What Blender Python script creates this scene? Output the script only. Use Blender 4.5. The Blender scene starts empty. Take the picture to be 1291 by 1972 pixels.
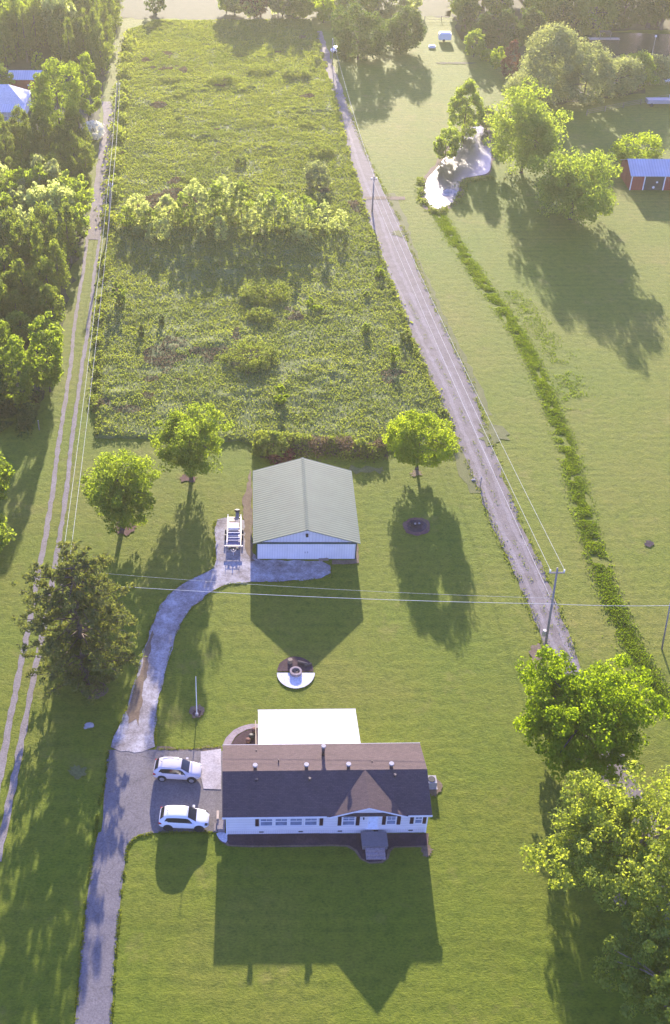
import bpy, math, random
import numpy as np
from mathutils import Vector
PI = math.pi
rng = np.random.default_rng(7)
random.seed(7)
S = bpy.context.scene
COL = S.collection

# ------------------------------------------------------------ camera
F, PX, PY, PIT, H = 2182.0, 480.0, 986.0, math.radians(37.7), 84.6   # focal length in photo pixels, drone height in metres
cam = bpy.data.cameras.new('camera'); co = bpy.data.objects.new('camera', cam); COL.objects.link(co)
cam.sensor_fit = 'VERTICAL'; cam.sensor_height = 36; cam.lens = 36 * F / 1972
cam.shift_x = (645.5 - PX) / 1972
co.location = (0, 0, H); co.rotation_euler = (PI / 2 - PIT, 0, 0)
cam.clip_start = 1; cam.clip_end = 5000
S.camera = co
# ------------------------------------------------------------ light
SUN_EL, SUN_AZ = math.radians(14.0), math.radians(1.7)   # azimuth clockwise from +Y
W = bpy.data.worlds.new("World"); S.world = W; W.use_nodes = True
nt = W.node_tree; nt.nodes.clear()
wo = nt.nodes.new('ShaderNodeOutputWorld'); bg = nt.nodes.new('ShaderNodeBackground'); sky = nt.nodes.new('ShaderNodeTexSky')
sky.sky_type = 'NISHITA'; sky.sun_disc = False; sky.sun_elevation = SUN_EL; sky.sun_rotation = SUN_AZ
sky.air_density = 1.0; sky.dust_density = 0.6; sky.ozone_density = 2.5
bg.inputs['Strength'].default_value = 0.135
tint = nt.nodes.new('ShaderNodeMix'); tint.data_type = 'RGBA'; tint.blend_type = 'MULTIPLY'; tint.inputs[0].default_value = 1; tint.inputs[7].default_value = (.84, .76, 1.42, 1)   # the photo's cool violet white balance in the shade
nt.links.new(sky.outputs[0], tint.inputs[6]); nt.links.new(tint.outputs[2], bg.inputs['Color']); nt.links.new(bg.outputs[0], wo.inputs['Surface'])
sl = bpy.data.lights.new('sun', 'SUN'); so = bpy.data.objects.new('sun', sl); COL.objects.link(so)
sl.energy = 5.0; sl.angle = math.radians(0.5); sl.color = (1.0, 0.86, 0.70)
sd = Vector((math.sin(SUN_AZ) * math.cos(SUN_EL), math.cos(SUN_AZ) * math.cos(SUN_EL), math.sin(SUN_EL)))
so.rotation_euler = sd.to_track_quat('Z', 'Y').to_euler(); so.location = (0, 0, 300)
S.view_settings.view_transform = 'Standard'; S.view_settings.look = 'None'
S.view_settings.exposure = 1.75; S.view_settings.gamma = 1
HAZE = 0.00019
S.cycles.volume_bounces = 0
S.cycles.max_bounces = 8
S.cycles.transparent_max_bounces = 8

def G(x, y, z=0.0):
    "the point at height z that shows at photo pixel x, y"
    u = (x - PX) / F; v = (y - PY) / F
    d = (u, math.cos(PIT) - v * math.sin(PIT), -math.sin(PIT) - v * math.cos(PIT))
    t = (z - H) / d[2]
    return (d[0] * t, d[1] * t, z)
def depth(x, y, z):
    return y * math.cos(PIT) - (z - H) * math.sin(PIT)

# ------------------------------------------------------------ materials
def new_mat(name):
    m = bpy.data.materials.new(name); m.use_nodes = True
    return m, m.node_tree, m.node_tree.nodes['Principled BSDF']
def noise_col(t, scale, cols, det=4, rough=.6, coord='Object', vec_scale=None):
    tc = t.nodes.new('ShaderNodeTexCoord'); n = t.nodes.new('ShaderNodeTexNoise'); r = t.nodes.new('ShaderNodeValToRGB')
    n.inputs['Scale'].default_value = scale; n.inputs['Detail'].default_value = det; n.inputs['Roughness'].default_value = rough
    src = tc.outputs[coord]
    if vec_scale:
        mp = t.nodes.new('ShaderNodeMapping'); mp.inputs['Scale'].default_value = vec_scale
        t.links.new(src, mp.inputs[0]); src = mp.outputs[0]
    t.links.new(src, n.inputs['Vector']); t.links.new(n.outputs[0], r.inputs[0])
    e = r.color_ramp.elements
    while len(e) < len(cols): e.new(.5)
    for i, (p, c) in enumerate(cols):
        e[i].position = p; e[i].color = (*c, 1)
    return r.outputs[0], n.outputs[0]
def mul(t, a, b, fac=1.0, mode='MULTIPLY'):
    m = t.nodes.new('ShaderNodeMix'); m.data_type = 'RGBA'; m.blend_type = mode
    if hasattr(fac, 'links') : t.links.new(fac, m.inputs[0])
    else: m.inputs[0].default_value = fac
    for v, i in ((a, 6), (b, 7)):
        if isinstance(v, tuple): m.inputs[i].default_value = (*v, 1)
        else: t.links.new(v, m.inputs[i])
    return m.outputs[2]
def bump(t, bs, h, strength=.5, dist=.1, prev=None):
    b = t.nodes.new('ShaderNodeBump'); b.inputs['Strength'].default_value = strength; b.inputs['Distance'].default_value = dist
    t.links.new(h, b.inputs['Height'])
    if prev: t.links.new(prev, b.inputs['Normal'])
    t.links.new(b.outputs[0], bs.inputs['Normal'])
    return b.outputs[0]
def plain(name, c, rough=.6, metal=0, var=.12, scale=3.0, bmp=0, spec=.5):
    m, t, b = new_mat(name)
    lo = tuple(x * (1 - var) for x in c); hi = tuple(min(1, x * (1 + var)) for x in c)
    o, f = noise_col(t, scale, [(.3, lo), (.7, hi)])
    t.links.new(o, b.inputs['Base Color'])
    b.inputs['Roughness'].default_value = rough; b.inputs['Metallic'].default_value = metal
    b.inputs['Specular IOR Level'].default_value = spec
    if bmp: bump(t, b, f, bmp, .05)
    return m
def lawn_mat(name='lawn_grass', k=1.0):
    m, t, b = new_mat(name)
    c1, f1 = noise_col(t, .035, [(.3, (.122, .168, .008)), (.5, (.155, .176, .013)), (.72, (.205, .185, .030))], 6, .65)
    c2, f2 = noise_col(t, .9, [(.25, (.54, .62, .5)), (.5, (1, 1, 1)), (.8, (1.28, 1.18, 1.25))], 6, .75)
    c3, f3 = noise_col(t, 5.0, [(.32, (.58, .66, .55)), (.5, (1, 1, 1)), (.68, (1.32, 1.26, 1.2))], 4, .85, vec_scale=(.6, 1.3, 1))
    w = t.nodes.new('ShaderNodeTexWave'); w.inputs['Scale'].default_value = .19; w.bands_direction = 'Y'
    w.inputs['Distortion'].default_value = 9.0; w.inputs['Detail'].default_value = 3; w.inputs['Detail Scale'].default_value = .25
    tc = t.nodes.new('ShaderNodeTexCoord'); t.links.new(tc.outputs['Object'], w.inputs[0])
    rr = t.nodes.new('ShaderNodeValToRGB'); t.links.new(w.outputs[1], rr.inputs[0])
    rr.color_ramp.elements[0].color = (.95, .96, .95, 1); rr.color_ramp.elements[1].color = (1.03, 1.02, 1, 1)
    w2 = t.nodes.new('ShaderNodeTexWave'); w2.inputs['Scale'].default_value = .26; w2.bands_direction = 'Y'
    w2.inputs['Distortion'].default_value = 2.5; w2.inputs['Detail'].default_value = 2; w2.inputs['Detail Scale'].default_value = .12; t.links.new(tc.outputs['Object'], w2.inputs[0])
    r2 = t.nodes.new('ShaderNodeValToRGB'); t.links.new(w2.outputs[1], r2.inputs[0]); r2.color_ramp.elements[0].color = (.90, .92, .9, 1); r2.color_ramp.elements[1].color = (1.06, 1.04, 1.02, 1)
    # yellower dry patches
    c4, f4 = noise_col(t, .16, [(.58, (0, 0, 0)), (.74, (1, 1, 1))], 5, .7)
    o = mul(t, c1, c2); o = mul(t, o, c3); o = mul(t, o, r2.outputs[0], f1); o = mul(t, o, (k * .95, k * 1.04, k)); o = mul(t, o, rr.outputs[0])
    bw = t.nodes.new('ShaderNodeMath'); bw.operation = 'MULTIPLY'; bw.inputs[1].default_value = .48
    t.links.new(c4, bw.inputs[0])
    o = mul(t, o, (.26, .21, .06), bw.outputs[0], 'MIX')
    t.links.new(o, b.inputs['Base Color']); b.inputs['Roughness'].default_value = .85
    b.inputs['Specular IOR Level'].default_value = .15
    n = bump(t, b, f2, .8, .25); bump(t, b, f3, .8, .09, n)
    return m
def leaf_mat(name, ca, cb, trans=.45, tcol=None, sc=.25):
    m, t, b = new_mat(name)
    geo = t.nodes.new('ShaderNodeNewGeometry'); r = t.nodes.new('ShaderNodeValToRGB')
    t.links.new(geo.outputs['Random Per Island'], r.inputs[0])
    r.color_ramp.elements[0].color = (*ca, 1); r.color_ramp.elements[1].color = (*cb, 1)
    c2, f2 = noise_col(t, sc, [(.3, (.75, .8, .8)), (.7, (1.2, 1.15, 1.0))], 3, .6)
    o = mul(t, r.outputs[0], c2)
    t.links.new(o, b.inputs['Base Color']); b.inputs['Roughness'].default_value = .7; b.inputs['Specular IOR Level'].default_value = .08
    tr = t.nodes.new('ShaderNodeBsdfTranslucent'); mx = t.nodes.new('ShaderNodeMixShader'); out = t.nodes['Material Output']
    tc = mul(t, o, tcol or (2.0, 1.9, .7))
    t.links.new(tc, tr.inputs[0]); mx.inputs[0].default_value = trans
    t.links.new(b.outputs[0], mx.inputs[1]); t.links.new(tr.outputs[0], mx.inputs[2]); t.links.new(mx.outputs[0], out.inputs[0])
    return m
def gravel_mat(name, ca, cb, cc):
    m, t, b = new_mat(name)
    c1, f1 = noise_col(t, .5, [(.3, ca), (.52, cb), (.7, cc)], 6, .75)
    c2, f2 = noise_col(t, 6.0, [(.3, (.68, .68, .68)), (.7, (1.25, 1.25, 1.25))], 3, .8)
    o = mul(t, c1, c2); t.links.new(o, b.inputs['Base Color']); b.inputs['Roughness'].default_value = .9
    b.inputs['Specular IOR Level'].default_value = .2
    bump(t, b, f2, .6, .04)
    return m
def water_mat():
    m, t, b = new_mat('pond_water')
    b.inputs['Base Color'].default_value = (.035, .04, .03, 1); b.inputs['Roughness'].default_value = .2
    c, f = noise_col(t, 4.0, [(.3, (0, 0, 0)), (.7, (1, 1, 1))], 5, .65)
    bump(t, b, f, 1.0, .045)
    return m
def siding_mat(name, c, scale, axis='Z', strength=.5, rough=.5):
    m, t, b = new_mat(name)
    o, f = noise_col(t, .8, [(.3, tuple(x * .93 for x in c)), (.7, tuple(min(1, x * 1.04) for x in c))])
    tc = t.nodes.new('ShaderNodeTexCoord'); w = t.nodes.new('ShaderNodeTexWave'); w.wave_profile = 'SAW'; w.bands_direction = axis
    w.inputs['Scale'].default_value = scale; t.links.new(tc.outputs['Object'], w.inputs[0])
    r = t.nodes.new('ShaderNodeValToRGB'); t.links.new(w.outputs[1], r.inputs[0])
    r.color_ramp.elements[0].color = (.8, .8, .8, 1); r.color_ramp.elements[1].position = .3; r.color_ramp.elements[1].color = (1, 1, 1, 1)
    t.links.new(mul(t, o, r.outputs[0]), b.inputs['Base Color']); b.inputs['Roughness'].default_value = rough
    bump(t, b, w.outputs[1], strength, .02)
    return m
def shingle_mat():
    m, t, b = new_mat('roof_shingles')
    c1, f1 = noise_col(t, .6, [(.3, (.098, .072, .068)), (.7, (.120, .088, .082))], 5, .7)
    br = t.nodes.new('ShaderNodeTexBrick'); tc = t.nodes.new('ShaderNodeTexCoord'); t.links.new(tc.outputs['Object'], br.inputs[0])
    br.inputs['Scale'].default_value = 1; br.inputs['Brick Width'].default_value = .32; br.inputs['Row Height'].default_value = .14
    br.inputs['Mortar Size'].default_value = .012; br.inputs['Color1'].default_value = (1.12, 1.1, 1.1, 1)
    br.inputs['Color2'].default_value = (.86, .86, .88, 1); br.inputs['Mortar'].default_value = (.7, .7, .7, 1)
    c2, f2 = noise_col(t, 14, [(.3, (.8, .8, .8)), (.7, (1.15, 1.15, 1.15))], 2)
    o = mul(t, mul(t, c1, br.outputs[0]), c2)
    t.links.new(o, b.inputs['Base Color']); b.inputs['Roughness'].default_value = .9; b.inputs['Specular IOR Level'].default_value = .15
    bump(t, b, f2, .4, .01)
    return m
def metal_roof_mat(name, c, axis='X', scale=.55, rough=.45):
    m, t, b = new_mat(name)
    o, f = noise_col(t, .35, [(.3, tuple(x * .86 for x in c)), (.7, tuple(x * 1.1 for x in c))], 6, .7)
    tc = t.nodes.new('ShaderNodeTexCoord'); w = t.nodes.new('ShaderNodeTexWave'); w.bands_direction = axis
    w.inputs['Scale'].default_value = scale; t.links.new(tc.outputs['Object'], w.inputs[0])
    r = t.nodes.new('ShaderNodeValToRGB'); t.links.new(w.outputs[1], r.inputs[0])
    r.color_ramp.elements[0].color = (.78, .78, .8, 1); r.color_ramp.elements[1].position = .45; r.color_ramp.elements[1].color = (1, 1, 1, 1)
    t.links.new(mul(t, o, r.outputs[0]), b.inputs['Base Color']); b.inputs['Roughness'].default_value = rough; b.inputs['Metallic'].default_value = .15
    bump(t, b, w.outputs[1], .5, .03)
    return m

M = {}
M['lawn'] = lawn_mat(); M['pasture'] = lawn_mat('pasture_grass', 1.04)
M['asphalt'] = gravel_mat('driveway_asphalt', (.150, .136, .130), (.185, .168, .160), (.215, .195, .185))
def cracks(m):
    t = m.node_tree; b = t.nodes['Principled BSDF']; src = b.inputs['Base Color'].links[0].from_socket
    tc = t.nodes.new('ShaderNodeTexCoord'); v = t.nodes.new('ShaderNodeTexVoronoi'); v.feature = 'DISTANCE_TO_EDGE'; v.inputs['Scale'].default_value = .22
    n = t.nodes.new('ShaderNodeTexNoise'); n.inputs['Scale'].default_value = .8; n.inputs['Detail'].default_value = 5; t.links.new(tc.outputs['Object'], n.inputs['Vector'])
    mm = t.nodes.new('ShaderNodeMix'); mm.data_type = 'RGBA'; mm.blend_type = 'ADD'; mm.inputs[0].default_value = 1.6; t.links.new(tc.outputs['Object'], mm.inputs[6]); t.links.new(n.outputs['Color'], mm.inputs[7]); t.links.new(mm.outputs[2], v.inputs['Vector'])
    r = t.nodes.new('ShaderNodeValToRGB'); r.color_ramp.elements[0].color = (.82, .82, .82, 1); r.color_ramp.elements[1].color = (1, 1, 1, 1); r.color_ramp.elements[1].position = .018
    t.links.new(v.outputs[0], r.inputs[0]); t.links.new(mul(t, src, r.outputs[0]), b.inputs['Base Color'])
cracks(M['asphalt'])
M['gravel'] = gravel_mat('pale_gravel', (.15, .12, .10), (.34, .315, .30), (.52, .50, .49))
M['road'] = gravel_mat('road_gravel', (.165, .14, .115), (.215, .185, .16), (.255, .225, .20))
M['track'] = gravel_mat('track_gravel', (.20, .17, .13), (.25, .22, .19), (.29, .26, .23))
M['rut'] = gravel_mat('worn_gravel', (.215, .185, .16), (.26, .23, .205), (.29, .26, .24))
M['soil'] = gravel_mat('bare_soil', (.13, .09, .06), (.19, .14, .09), (.21, .17, .09))
M['mulch'] = gravel_mat('mulch', (.05, .028, .03), (.075, .042, .045), (.10, .06, .06))
M['redmulch'] = gravel_mat('red_mulch', (.10, .045, .045), (.13, .07, .06), (.16, .12, .06))
M['ash'] = gravel_mat('ash', (.03, .02, .025), (.045, .03, .04), (.09, .06, .07))
M['concrete'] = gravel_mat('concrete', (.36, .32, .30), (.47, .43, .41), (.55, .51, .49))
M['paleconcrete'] = gravel_mat('pale_concrete', (.62, .6, .58), (.68, .66, .64), (.72, .71, .7))
M['walk'] = gravel_mat('walk_concrete', (.30, .24, .22), (.36, .29, .27), (.40, .33, .31))
M['tan'] = gravel_mat('far_field', (.07, .085, .03), (.085, .095, .035), (.10, .10, .045))
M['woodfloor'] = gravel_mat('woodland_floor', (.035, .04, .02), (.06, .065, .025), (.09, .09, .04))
M['rough'] = gravel_mat('rough_grass', (.11, .13, .035), (.15, .16, .05), (.19, .19, .07))
M['water'] = water_mat()
M['siding'] = siding_mat('white_siding', (.80, .78, .76), .9, 'Z')
M['skirt'] = siding_mat('skirting', (.72, .69, .66), 1.6, 'X', .3)
M['shingle'] = shingle_mat()
M['white'] = plain('white_paint', (.80, .80, .80), .4, var=.04)
M['shutter'] = plain('maroon_shutter', (.030, .008, .016), .5)
M['glass'] = plain('window_glass', (.20, .25, .34), .08, var=.3, scale=1.5)
M['darkglass'] = plain('car_glass', (.02, .022, .028), .06)
M['whitemetal'] = metal_roof_mat('white_metal_roof', (.60, .60, .60), 'X', .5, .6)
M['greenroof'] = metal_roof_mat('green_metal_roof', (.088, .128, .088), 'Y', .75, .7)
M['greentrim'] = plain('green_trim', (.03, .075, .06), .5)
M['barnwall'] = siding_mat('barn_panels', (.74, .73, .72), .85, 'X', .4)
M['barndoor'] = siding_mat('barn_door_panels', (.84, .82, .79), 1.1, 'X', .4)
M['redwall'] = siding_mat('red_panels', (.27, .02, .025), .6, 'X', .4)
M['bluemetal'] = metal_roof_mat('pale_blue_metal_roof', (.50, .53, .56), 'X', .6, .4)
M['brownmetal'] = plain('brown_pipe', (.075, .05, .045), .5)
M['black'] = plain('black_rubber', (.02, .02, .022), .7)
M['pipe'] = plain('grey_pipe', (.35, .33, .33), .5)
M['wood'] = plain('weathered_wood', (.27, .21, .15), .8, scale=6, bmp=.4)
M['deckwood'] = plain('deck_wood', (.21, .18, .175), .8, scale=6, bmp=.4)
M['paleboard'] = plain('pale_board', (.48, .38, .28), .7)
M['pole'] = plain('grey_pole_wood', (.25, .22, .20), .85, scale=5, bmp=.5)
M['wire'] = plain('aluminium_wire', (.6, .6, .5), .8)
M['steel'] = plain('galvanised_steel', (.52, .48, .44), .4, metal=.5)
M['bark'] = plain('tree_bark', (.10, .075, .06), .9, scale=4, bmp=.6)
M['palebark'] = plain('pale_tree_bark', (.26, .20, .13), .9, scale=4, bmp=.6)
M['stone'] = plain('stone', (.34, .31, .29), .85, scale=4, bmp=.5)
M['rim'] = plain('alloy_rim', (.45, .45, .47), .35, metal=.6)
M['carwhite'] = plain('white_car_paint', (.80, .80, .80), .22, var=.01)
M['carpearl'] = plain('silver_white_car_paint', (.62, .58, .58), .22, var=.02)
M['lamp'] = plain('clear_lamp', (.6, .6, .62), .15); M['redlamp'] = plain('red_lamp', (.35, .02, .02), .2)
M['tarp'] = plain('blue_grey_deck', (.16, .15, .24), .6)
M['maple'] = leaf_mat('maple_leaves', (.14, .205, .028), (.21, .275, .045), .62)
M['bright'] = leaf_mat('bright_spring_leaves', (0.14, 0.22, 0.01), (0.2, 0.28, 0.015), 0.62)
M['grey_leaf'] = leaf_mat('pale_oak_leaves', (0.19, 0.25, 0.05), (0.27, 0.32, 0.08), 0.58)
M['lime'] = leaf_mat('lime_leaves', (0.2, 0.28, 0.02), (0.27, 0.34, 0.03), 0.6)
M['pine'] = leaf_mat('pine_needles', (.09, .125, .045), (.15, .165, .07), .45)
M['ypine'] = leaf_mat('young_pine_needles', (.10, .15, .03), (.17, .21, .045), .55)
M['dark'] = leaf_mat('dark_leaves', (0.05, 0.09, 0.025), (0.085, 0.13, 0.035), 0.42)
M['pale'] = leaf_mat('pale_willow_leaves', (0.22, 0.25, 0.11), (0.30, 0.32, 0.14), 0.5, (1.5, 1.55, .9))
M['sapling'] = leaf_mat('sapling_leaves', (0.16, 0.235, 0.045), (0.24, 0.3, 0.07), 0.62)
M['lightsap'] = leaf_mat('pale_sapling_leaves', (.34, .40, .17), (.44, .47, .22), .72, (1.5, 1.5, .9))
M['edge'] = leaf_mat('edge_grass_blades', (.12, .17, .015), (.20, .23, .03), .4)
M['redleaf'] = leaf_mat('red_leaves', (.09, .03, .04), (.13, .05, .05), .3)
M['blossom'] = leaf_mat('white_blossom', (.75, .75, .68), (.85, .85, .8), .4, (1, 1, .95))
M['brush'] = leaf_mat('meadow_brush', (.13, .18, .04), (.20, .24, .065), .5, sc=.08)
M['drybrush'] = leaf_mat('dry_brush', (.12, .10, .06), (.16, .125, .085), .35, (1.3, 1.15, 1))
M['ditch'] = leaf_mat('ditch_grass', (.105, .175, .008), (.15, .21, .014), .5)
M['meadow'] = gravel_mat('meadow_ground', (.095, .14, .03), (.14, .175, .04), (.19, .205, .065))

# ------------------------------------------------------------ mesh helpers
def link(o):
    COL.objects.link(o); return o
def raw(name, V, Fc, mat, parent=None, smooth=False, mats=None, idx=None):
    me = bpy.data.meshes.new(name)
    if isinstance(V, np.ndarray):
        n = len(Fc); k = Fc.shape[1]
        me.vertices.add(len(V)); me.vertices.foreach_set('co', V.astype(np.float32).ravel())
        me.loops.add(n * k); me.loops.foreach_set('vertex_index', Fc.astype(np.int32).ravel())
        me.polygons.add(n); me.polygons.foreach_set('loop_start', np.arange(0, n * k, k, dtype=np.int32))
        me.update(calc_edges=True)
    else:
        me.from_pydata(V, [], Fc); me.update()
    me.materials.append(mat)
    if mats:
        for m in mats: me.materials.append(m)
    if idx is not None: me.polygons.foreach_set('material_index', idx)
    if smooth: me.polygons.foreach_set('use_smooth', [True] * len(me.polygons))
    o = bpy.data.objects.new(name, me); link(o)
    if parent: o.parent = parent
    return o
class MB:
    def __init__(s): s.v = []; s.f = []
    def add(s, vs, fs):
        n = len(s.v); s.v += [tuple(v) for v in vs]; s.f += [tuple(i + n for i in f) for f in fs]; return s
    def box(s, x0, x1, y0, y1, z0, z1):
        return s.add([(x0,y0,z0),(x1,y0,z0),(x1,y1,z0),(x0,y1,z0),(x0,y0,z1),(x1,y0,z1),(x1,y1,z1),(x0,y1,z1)],
              [(0,3,2,1),(4,5,6,7),(0,1,5,4),(1,2,6,5),(2,3,7,6),(3,0,4,7)])
    def cyl(s, a, b, r0, r1=None, n=8, cap=True):
        a = Vector(a); b = Vector(b); r1 = r0 if r1 is None else r1
        d = (b - a).normalized(); u = d.orthogonal().normalized(); w = d.cross(u)
        vs = []
        for c, r in ((a, r0), (b, r1)):
            for i in range(n):
                t = 2 * PI * i / n; vs.append(c + (u * math.cos(t) + w * math.sin(t)) * r)
        fs = [(i, (i + 1) % n, n + (i + 1) % n, n + i) for i in range(n)]
        if cap: fs += [tuple(range(n - 1, -1, -1)), tuple(range(n, 2 * n))]
        return s.add(vs, fs)
    def path(s, pts, rs, n=6):
        for i in range(len(pts) - 1): s.cyl(pts[i], pts[i + 1], rs[i], rs[i + 1], n)
        return s
    def prism(s, poly, axis_from, axis_to):   # poly of (x,z), extruded along y
        n = len(poly); vs = [(p[0], axis_from, p[1]) for p in poly] + [(p[0], axis_to, p[1]) for p in poly]
        fs = [tuple(range(n)), tuple(range(2 * n - 1, n - 1, -1))] + [(i, i + n, (i + 1) % n + n, (i + 1) % n) for i in range(n)]
        return s.add(vs, fs)
    def prismx(s, poly, x0, x1):              # poly of (y,z), extruded along x
        n = len(poly); vs = [(x0, p[0], p[1]) for p in poly] + [(x1, p[0], p[1]) for p in poly]
        fs = [tuple(range(n - 1, -1, -1)), tuple(range(n, 2 * n))] + [(i, (i + 1) % n, (i + 1) % n + n, i + n) for i in range(n)]
        return s.add(vs, fs)
    def build(s, name, mat, parent=None, smooth=False):
        return raw(name, s.v, s.f, mat, parent, smooth)
def B(name, mat, parent, *a): return MB().box(*a).build(name, mat, parent)
def tag(o, label=None, cat=None, group=None, kind=None):
    if label: o['label'] = label
    if cat: o['category'] = cat
    if group: o['group'] = group
    if kind: o['kind'] = kind
    return o
def thing(name, label, cat, loc=(0, 0, 0), rz=0, group=None):
    o = bpy.data.objects.new(name, None); link(o); o.location = loc; o.rotation_euler = (0, 0, rz)
    o.empty_display_size = .3
    return tag(o, label, cat, group)
def copy_tree(root, loc, rz, sc, label, group):
    c = root.copy(); link(c); c.location = loc; c.rotation_euler = (0, 0, rz); c.scale = sc
    c['label'] = label
    if group: c['group'] = group
    for ch in root.children:
        k = ch.copy(); link(k); k.parent = c
        for g in ch.children:
            q = g.copy(); link(q); q.parent = k
    return c
def jag(pts, step=1.0, amp=.12, closed=True):
    out = []; n = len(pts)
    for i in range(n if closed else n - 1):
        a = Vector(pts[i][:2]); b = Vector(pts[(i + 1) % n][:2]); L = (b - a).length; k = max(1, int(L / step))
        nn = Vector((-(b - a).y, (b - a).x)).normalized() if L > 0 else Vector((0, 0))
        for j in range(k):
            p = a.lerp(b, j / k) + nn * random.uniform(-amp, amp); out.append((p.x, p.y))
    return out
def smooth_px(pts, it=2):
    for _ in range(it):
        o = []
        n = len(pts)
        for i in range(n):
            a = pts[i]; b = pts[(i + 1) % n]
            o += [(.75 * a[0] + .25 * b[0], .75 * a[1] + .25 * b[1]), (.25 * a[0] + .75 * b[0], .25 * a[1] + .75 * b[1])]
        pts = o
    return pts
import bmesh
LAY = [0]
def sheet(name, px, mat, z=.02, amp=.12, step=1.0, sm=0, kind='structure'):
    LAY[0] += 1
    z = z + LAY[0] * .0011
    if sm: px = smooth_px(px, sm)
    pts = jag([G(*p) for p in px], step, amp) if amp else [G(*p) for p in px]
    bm = bmesh.new(); vs = [bm.verts.new((p[0], p[1], z)) for p in pts]
    f = bm.faces.new(vs)
    if f.normal.z < 0 : pass
    bmesh.ops.triangulate(bm, faces=[f]); bmesh.ops.recalc_face_normals(bm, faces=bm.faces)
    me = bpy.data.meshes.new(name); bm.to_mesh(me); bm.free(); me.materials.append(mat)
    o = bpy.data.objects.new(name, me); link(o)
    if kind: o['kind'] = kind
    return o
def strip(name, rows, mat, z=.02, amp=.15, step=1.5):
    "rows of (left px, right px, y px)"
    L = [(r[0], r[2]) for r in rows]; R = [(r[1], r[2]) for r in rows][::-1]
    return sheet(name, L + R, mat, z, amp, step)
def vnoise(x, y, seed=0):
    "value noise on numpy arrays"
    xi = np.floor(x).astype(np.int64); yi = np.floor(y).astype(np.int64); xf = x - xi; yf = y - yi
    def h(a, b):
        n = (a * 374761393 + b * 668265263 + seed * 974634777) & 0x7fffffff
        n = ((n ^ (n >> 13)) * 1274126177) & 0x7fffffff
        return ((n ^ (n >> 16)) & 0xffff) / 65535.0
    u = xf * xf * (3 - 2 * xf); v = yf * yf * (3 - 2 * yf)
    return (h(xi, yi) * (1 - u) + h(xi + 1, yi) * u) * (1 - v) + (h(xi, yi + 1) * (1 - u) + h(xi + 1, yi + 1) * u) * v
def leaves_np(P, N, size, aspect=1.6, R=None):
    "one small folded diamond leaf per point"
    R = R or rng
    n = len(P); t = R.normal(size=(n, 3)); t -= (t * N).sum(1)[:, None] * N; t /= np.linalg.norm(t, axis=1)[:, None] + 1e-9
    b = np.cross(N, t); s = size * R.uniform(.65, 1.35, n)[:, None]
    V = np.stack([P - t * s * aspect * .5, P + b * s * .5 + N * s * .12, P + t * s * aspect * .5, P - b * s * .5 + N * s * .12], 1).reshape(-1, 3)
    Fc = np.arange(4 * n).reshape(n, 4)
    return V, Fc
def unit(a): return a / (np.linalg.norm(a, axis=1)[:, None] + 1e-9)
def crown_pts(r, hh, n_cl, per, clump, shape='round', R=None, rag=.18):
    R = R or rng
    d = unit(R.normal(size=(n_cl, 3)))
    lob = unit(R.normal(size=(7, 3))); amp = R.uniform(-rag, rag * 1.1, 7)
    k = 1 + (np.maximum(0, d @ lob.T) ** 4 * amp * 1.6).sum(1)
    rad = R.uniform(.3, 1, n_cl) ** .3
    c = d * (rad * k)[:, None]
    if shape == 'lobed':      # boughs that stand out as separate puffs with gaps between them
        nl_ = int(R.integers(30, 36)); ki = np.arange(nl_) + .5; ph = np.arccos(1 - 2 * ki / nl_); th = PI * (1 + 5 ** .5) * ki
        ld = unit(np.stack([np.cos(th) * np.sin(ph), np.sin(th) * np.sin(ph), np.cos(ph)], 1) + R.normal(size=(nl_, 3)) * .16); lc = ld * R.uniform(.5, .82, nl_)[:, None]; lc[::6] *= .4
        lr = R.uniform(.22, .38, nl_); w = R.choice(nl_, n_cl, p=lr ** 2 / (lr ** 2).sum()); c = 1.16 * (lc[w] + d * (lr[w] * R.uniform(.45, 1, n_cl) ** .5)[:, None])
    if shape == 'cone':
        h = R.uniform(0, 1, n_cl) ** 1.25; a = R.uniform(0, 2 * PI, n_cl); rr = (1 - h) ** .75 * R.uniform(.35, 1, n_cl) ** .5
        rr = rr * np.where(h < .12, .8, 1)
        c = np.stack([np.cos(a) * rr, np.sin(a) * rr, h * 2 - 1], 1)
    elif shape == 'oval':
        zz = c[:, 2]; c[:, :2] *= np.clip(1.05 - .45 * np.maximum(-.1, zz), .2, 1.2)[:, None]
    else:
        c[:, 2] = np.where(c[:, 2] < 0, c[:, 2] * .85, c[:, 2])
    c = c * np.array([r, r, hh]) * (1 - clump * .6)
    cr = clump * r * R.uniform(.6, 1.35, n_cl)
    dd = unit(R.normal(size=(n_cl * per, 3))); rr = R.uniform(.2, 1, n_cl * per) ** .4
    P = np.repeat(c, per, 0) + dd * (rr * np.repeat(cr, per))[:, None] * np.array([1, 1, .8])
    N = unit(dd * .8 + R.normal(size=dd.shape) * .6 + np.array([0, 0, .35]))
    return P, N, c
def px_box(x0, y0, x1, y1, t=.18):
    "crown radius, half height, clear trunk and foot for a tree whose crown fills this box of the photo"
    cx, cy = (x0 + x1) / 2, (y0 + y1) / 2; zc = 6.0
    for _ in range(12):
        p = G(cx, cy, zc); dz = depth(*p); r = (x1 - x0) / 2 * dz / F
        th = math.atan2(H - zc, p[1]); q = ((y1 - y0) / 2 * dz / F) ** 2 - (math.sin(th) * r) ** 2
        hh = math.sqrt(max(q, (.45 * r * math.cos(th)) ** 2)) / math.cos(th)
        hh = min(hh, 3.2 * r)
        zc = hh + t * (hh + r)
    return r, hh, zc, p
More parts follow.
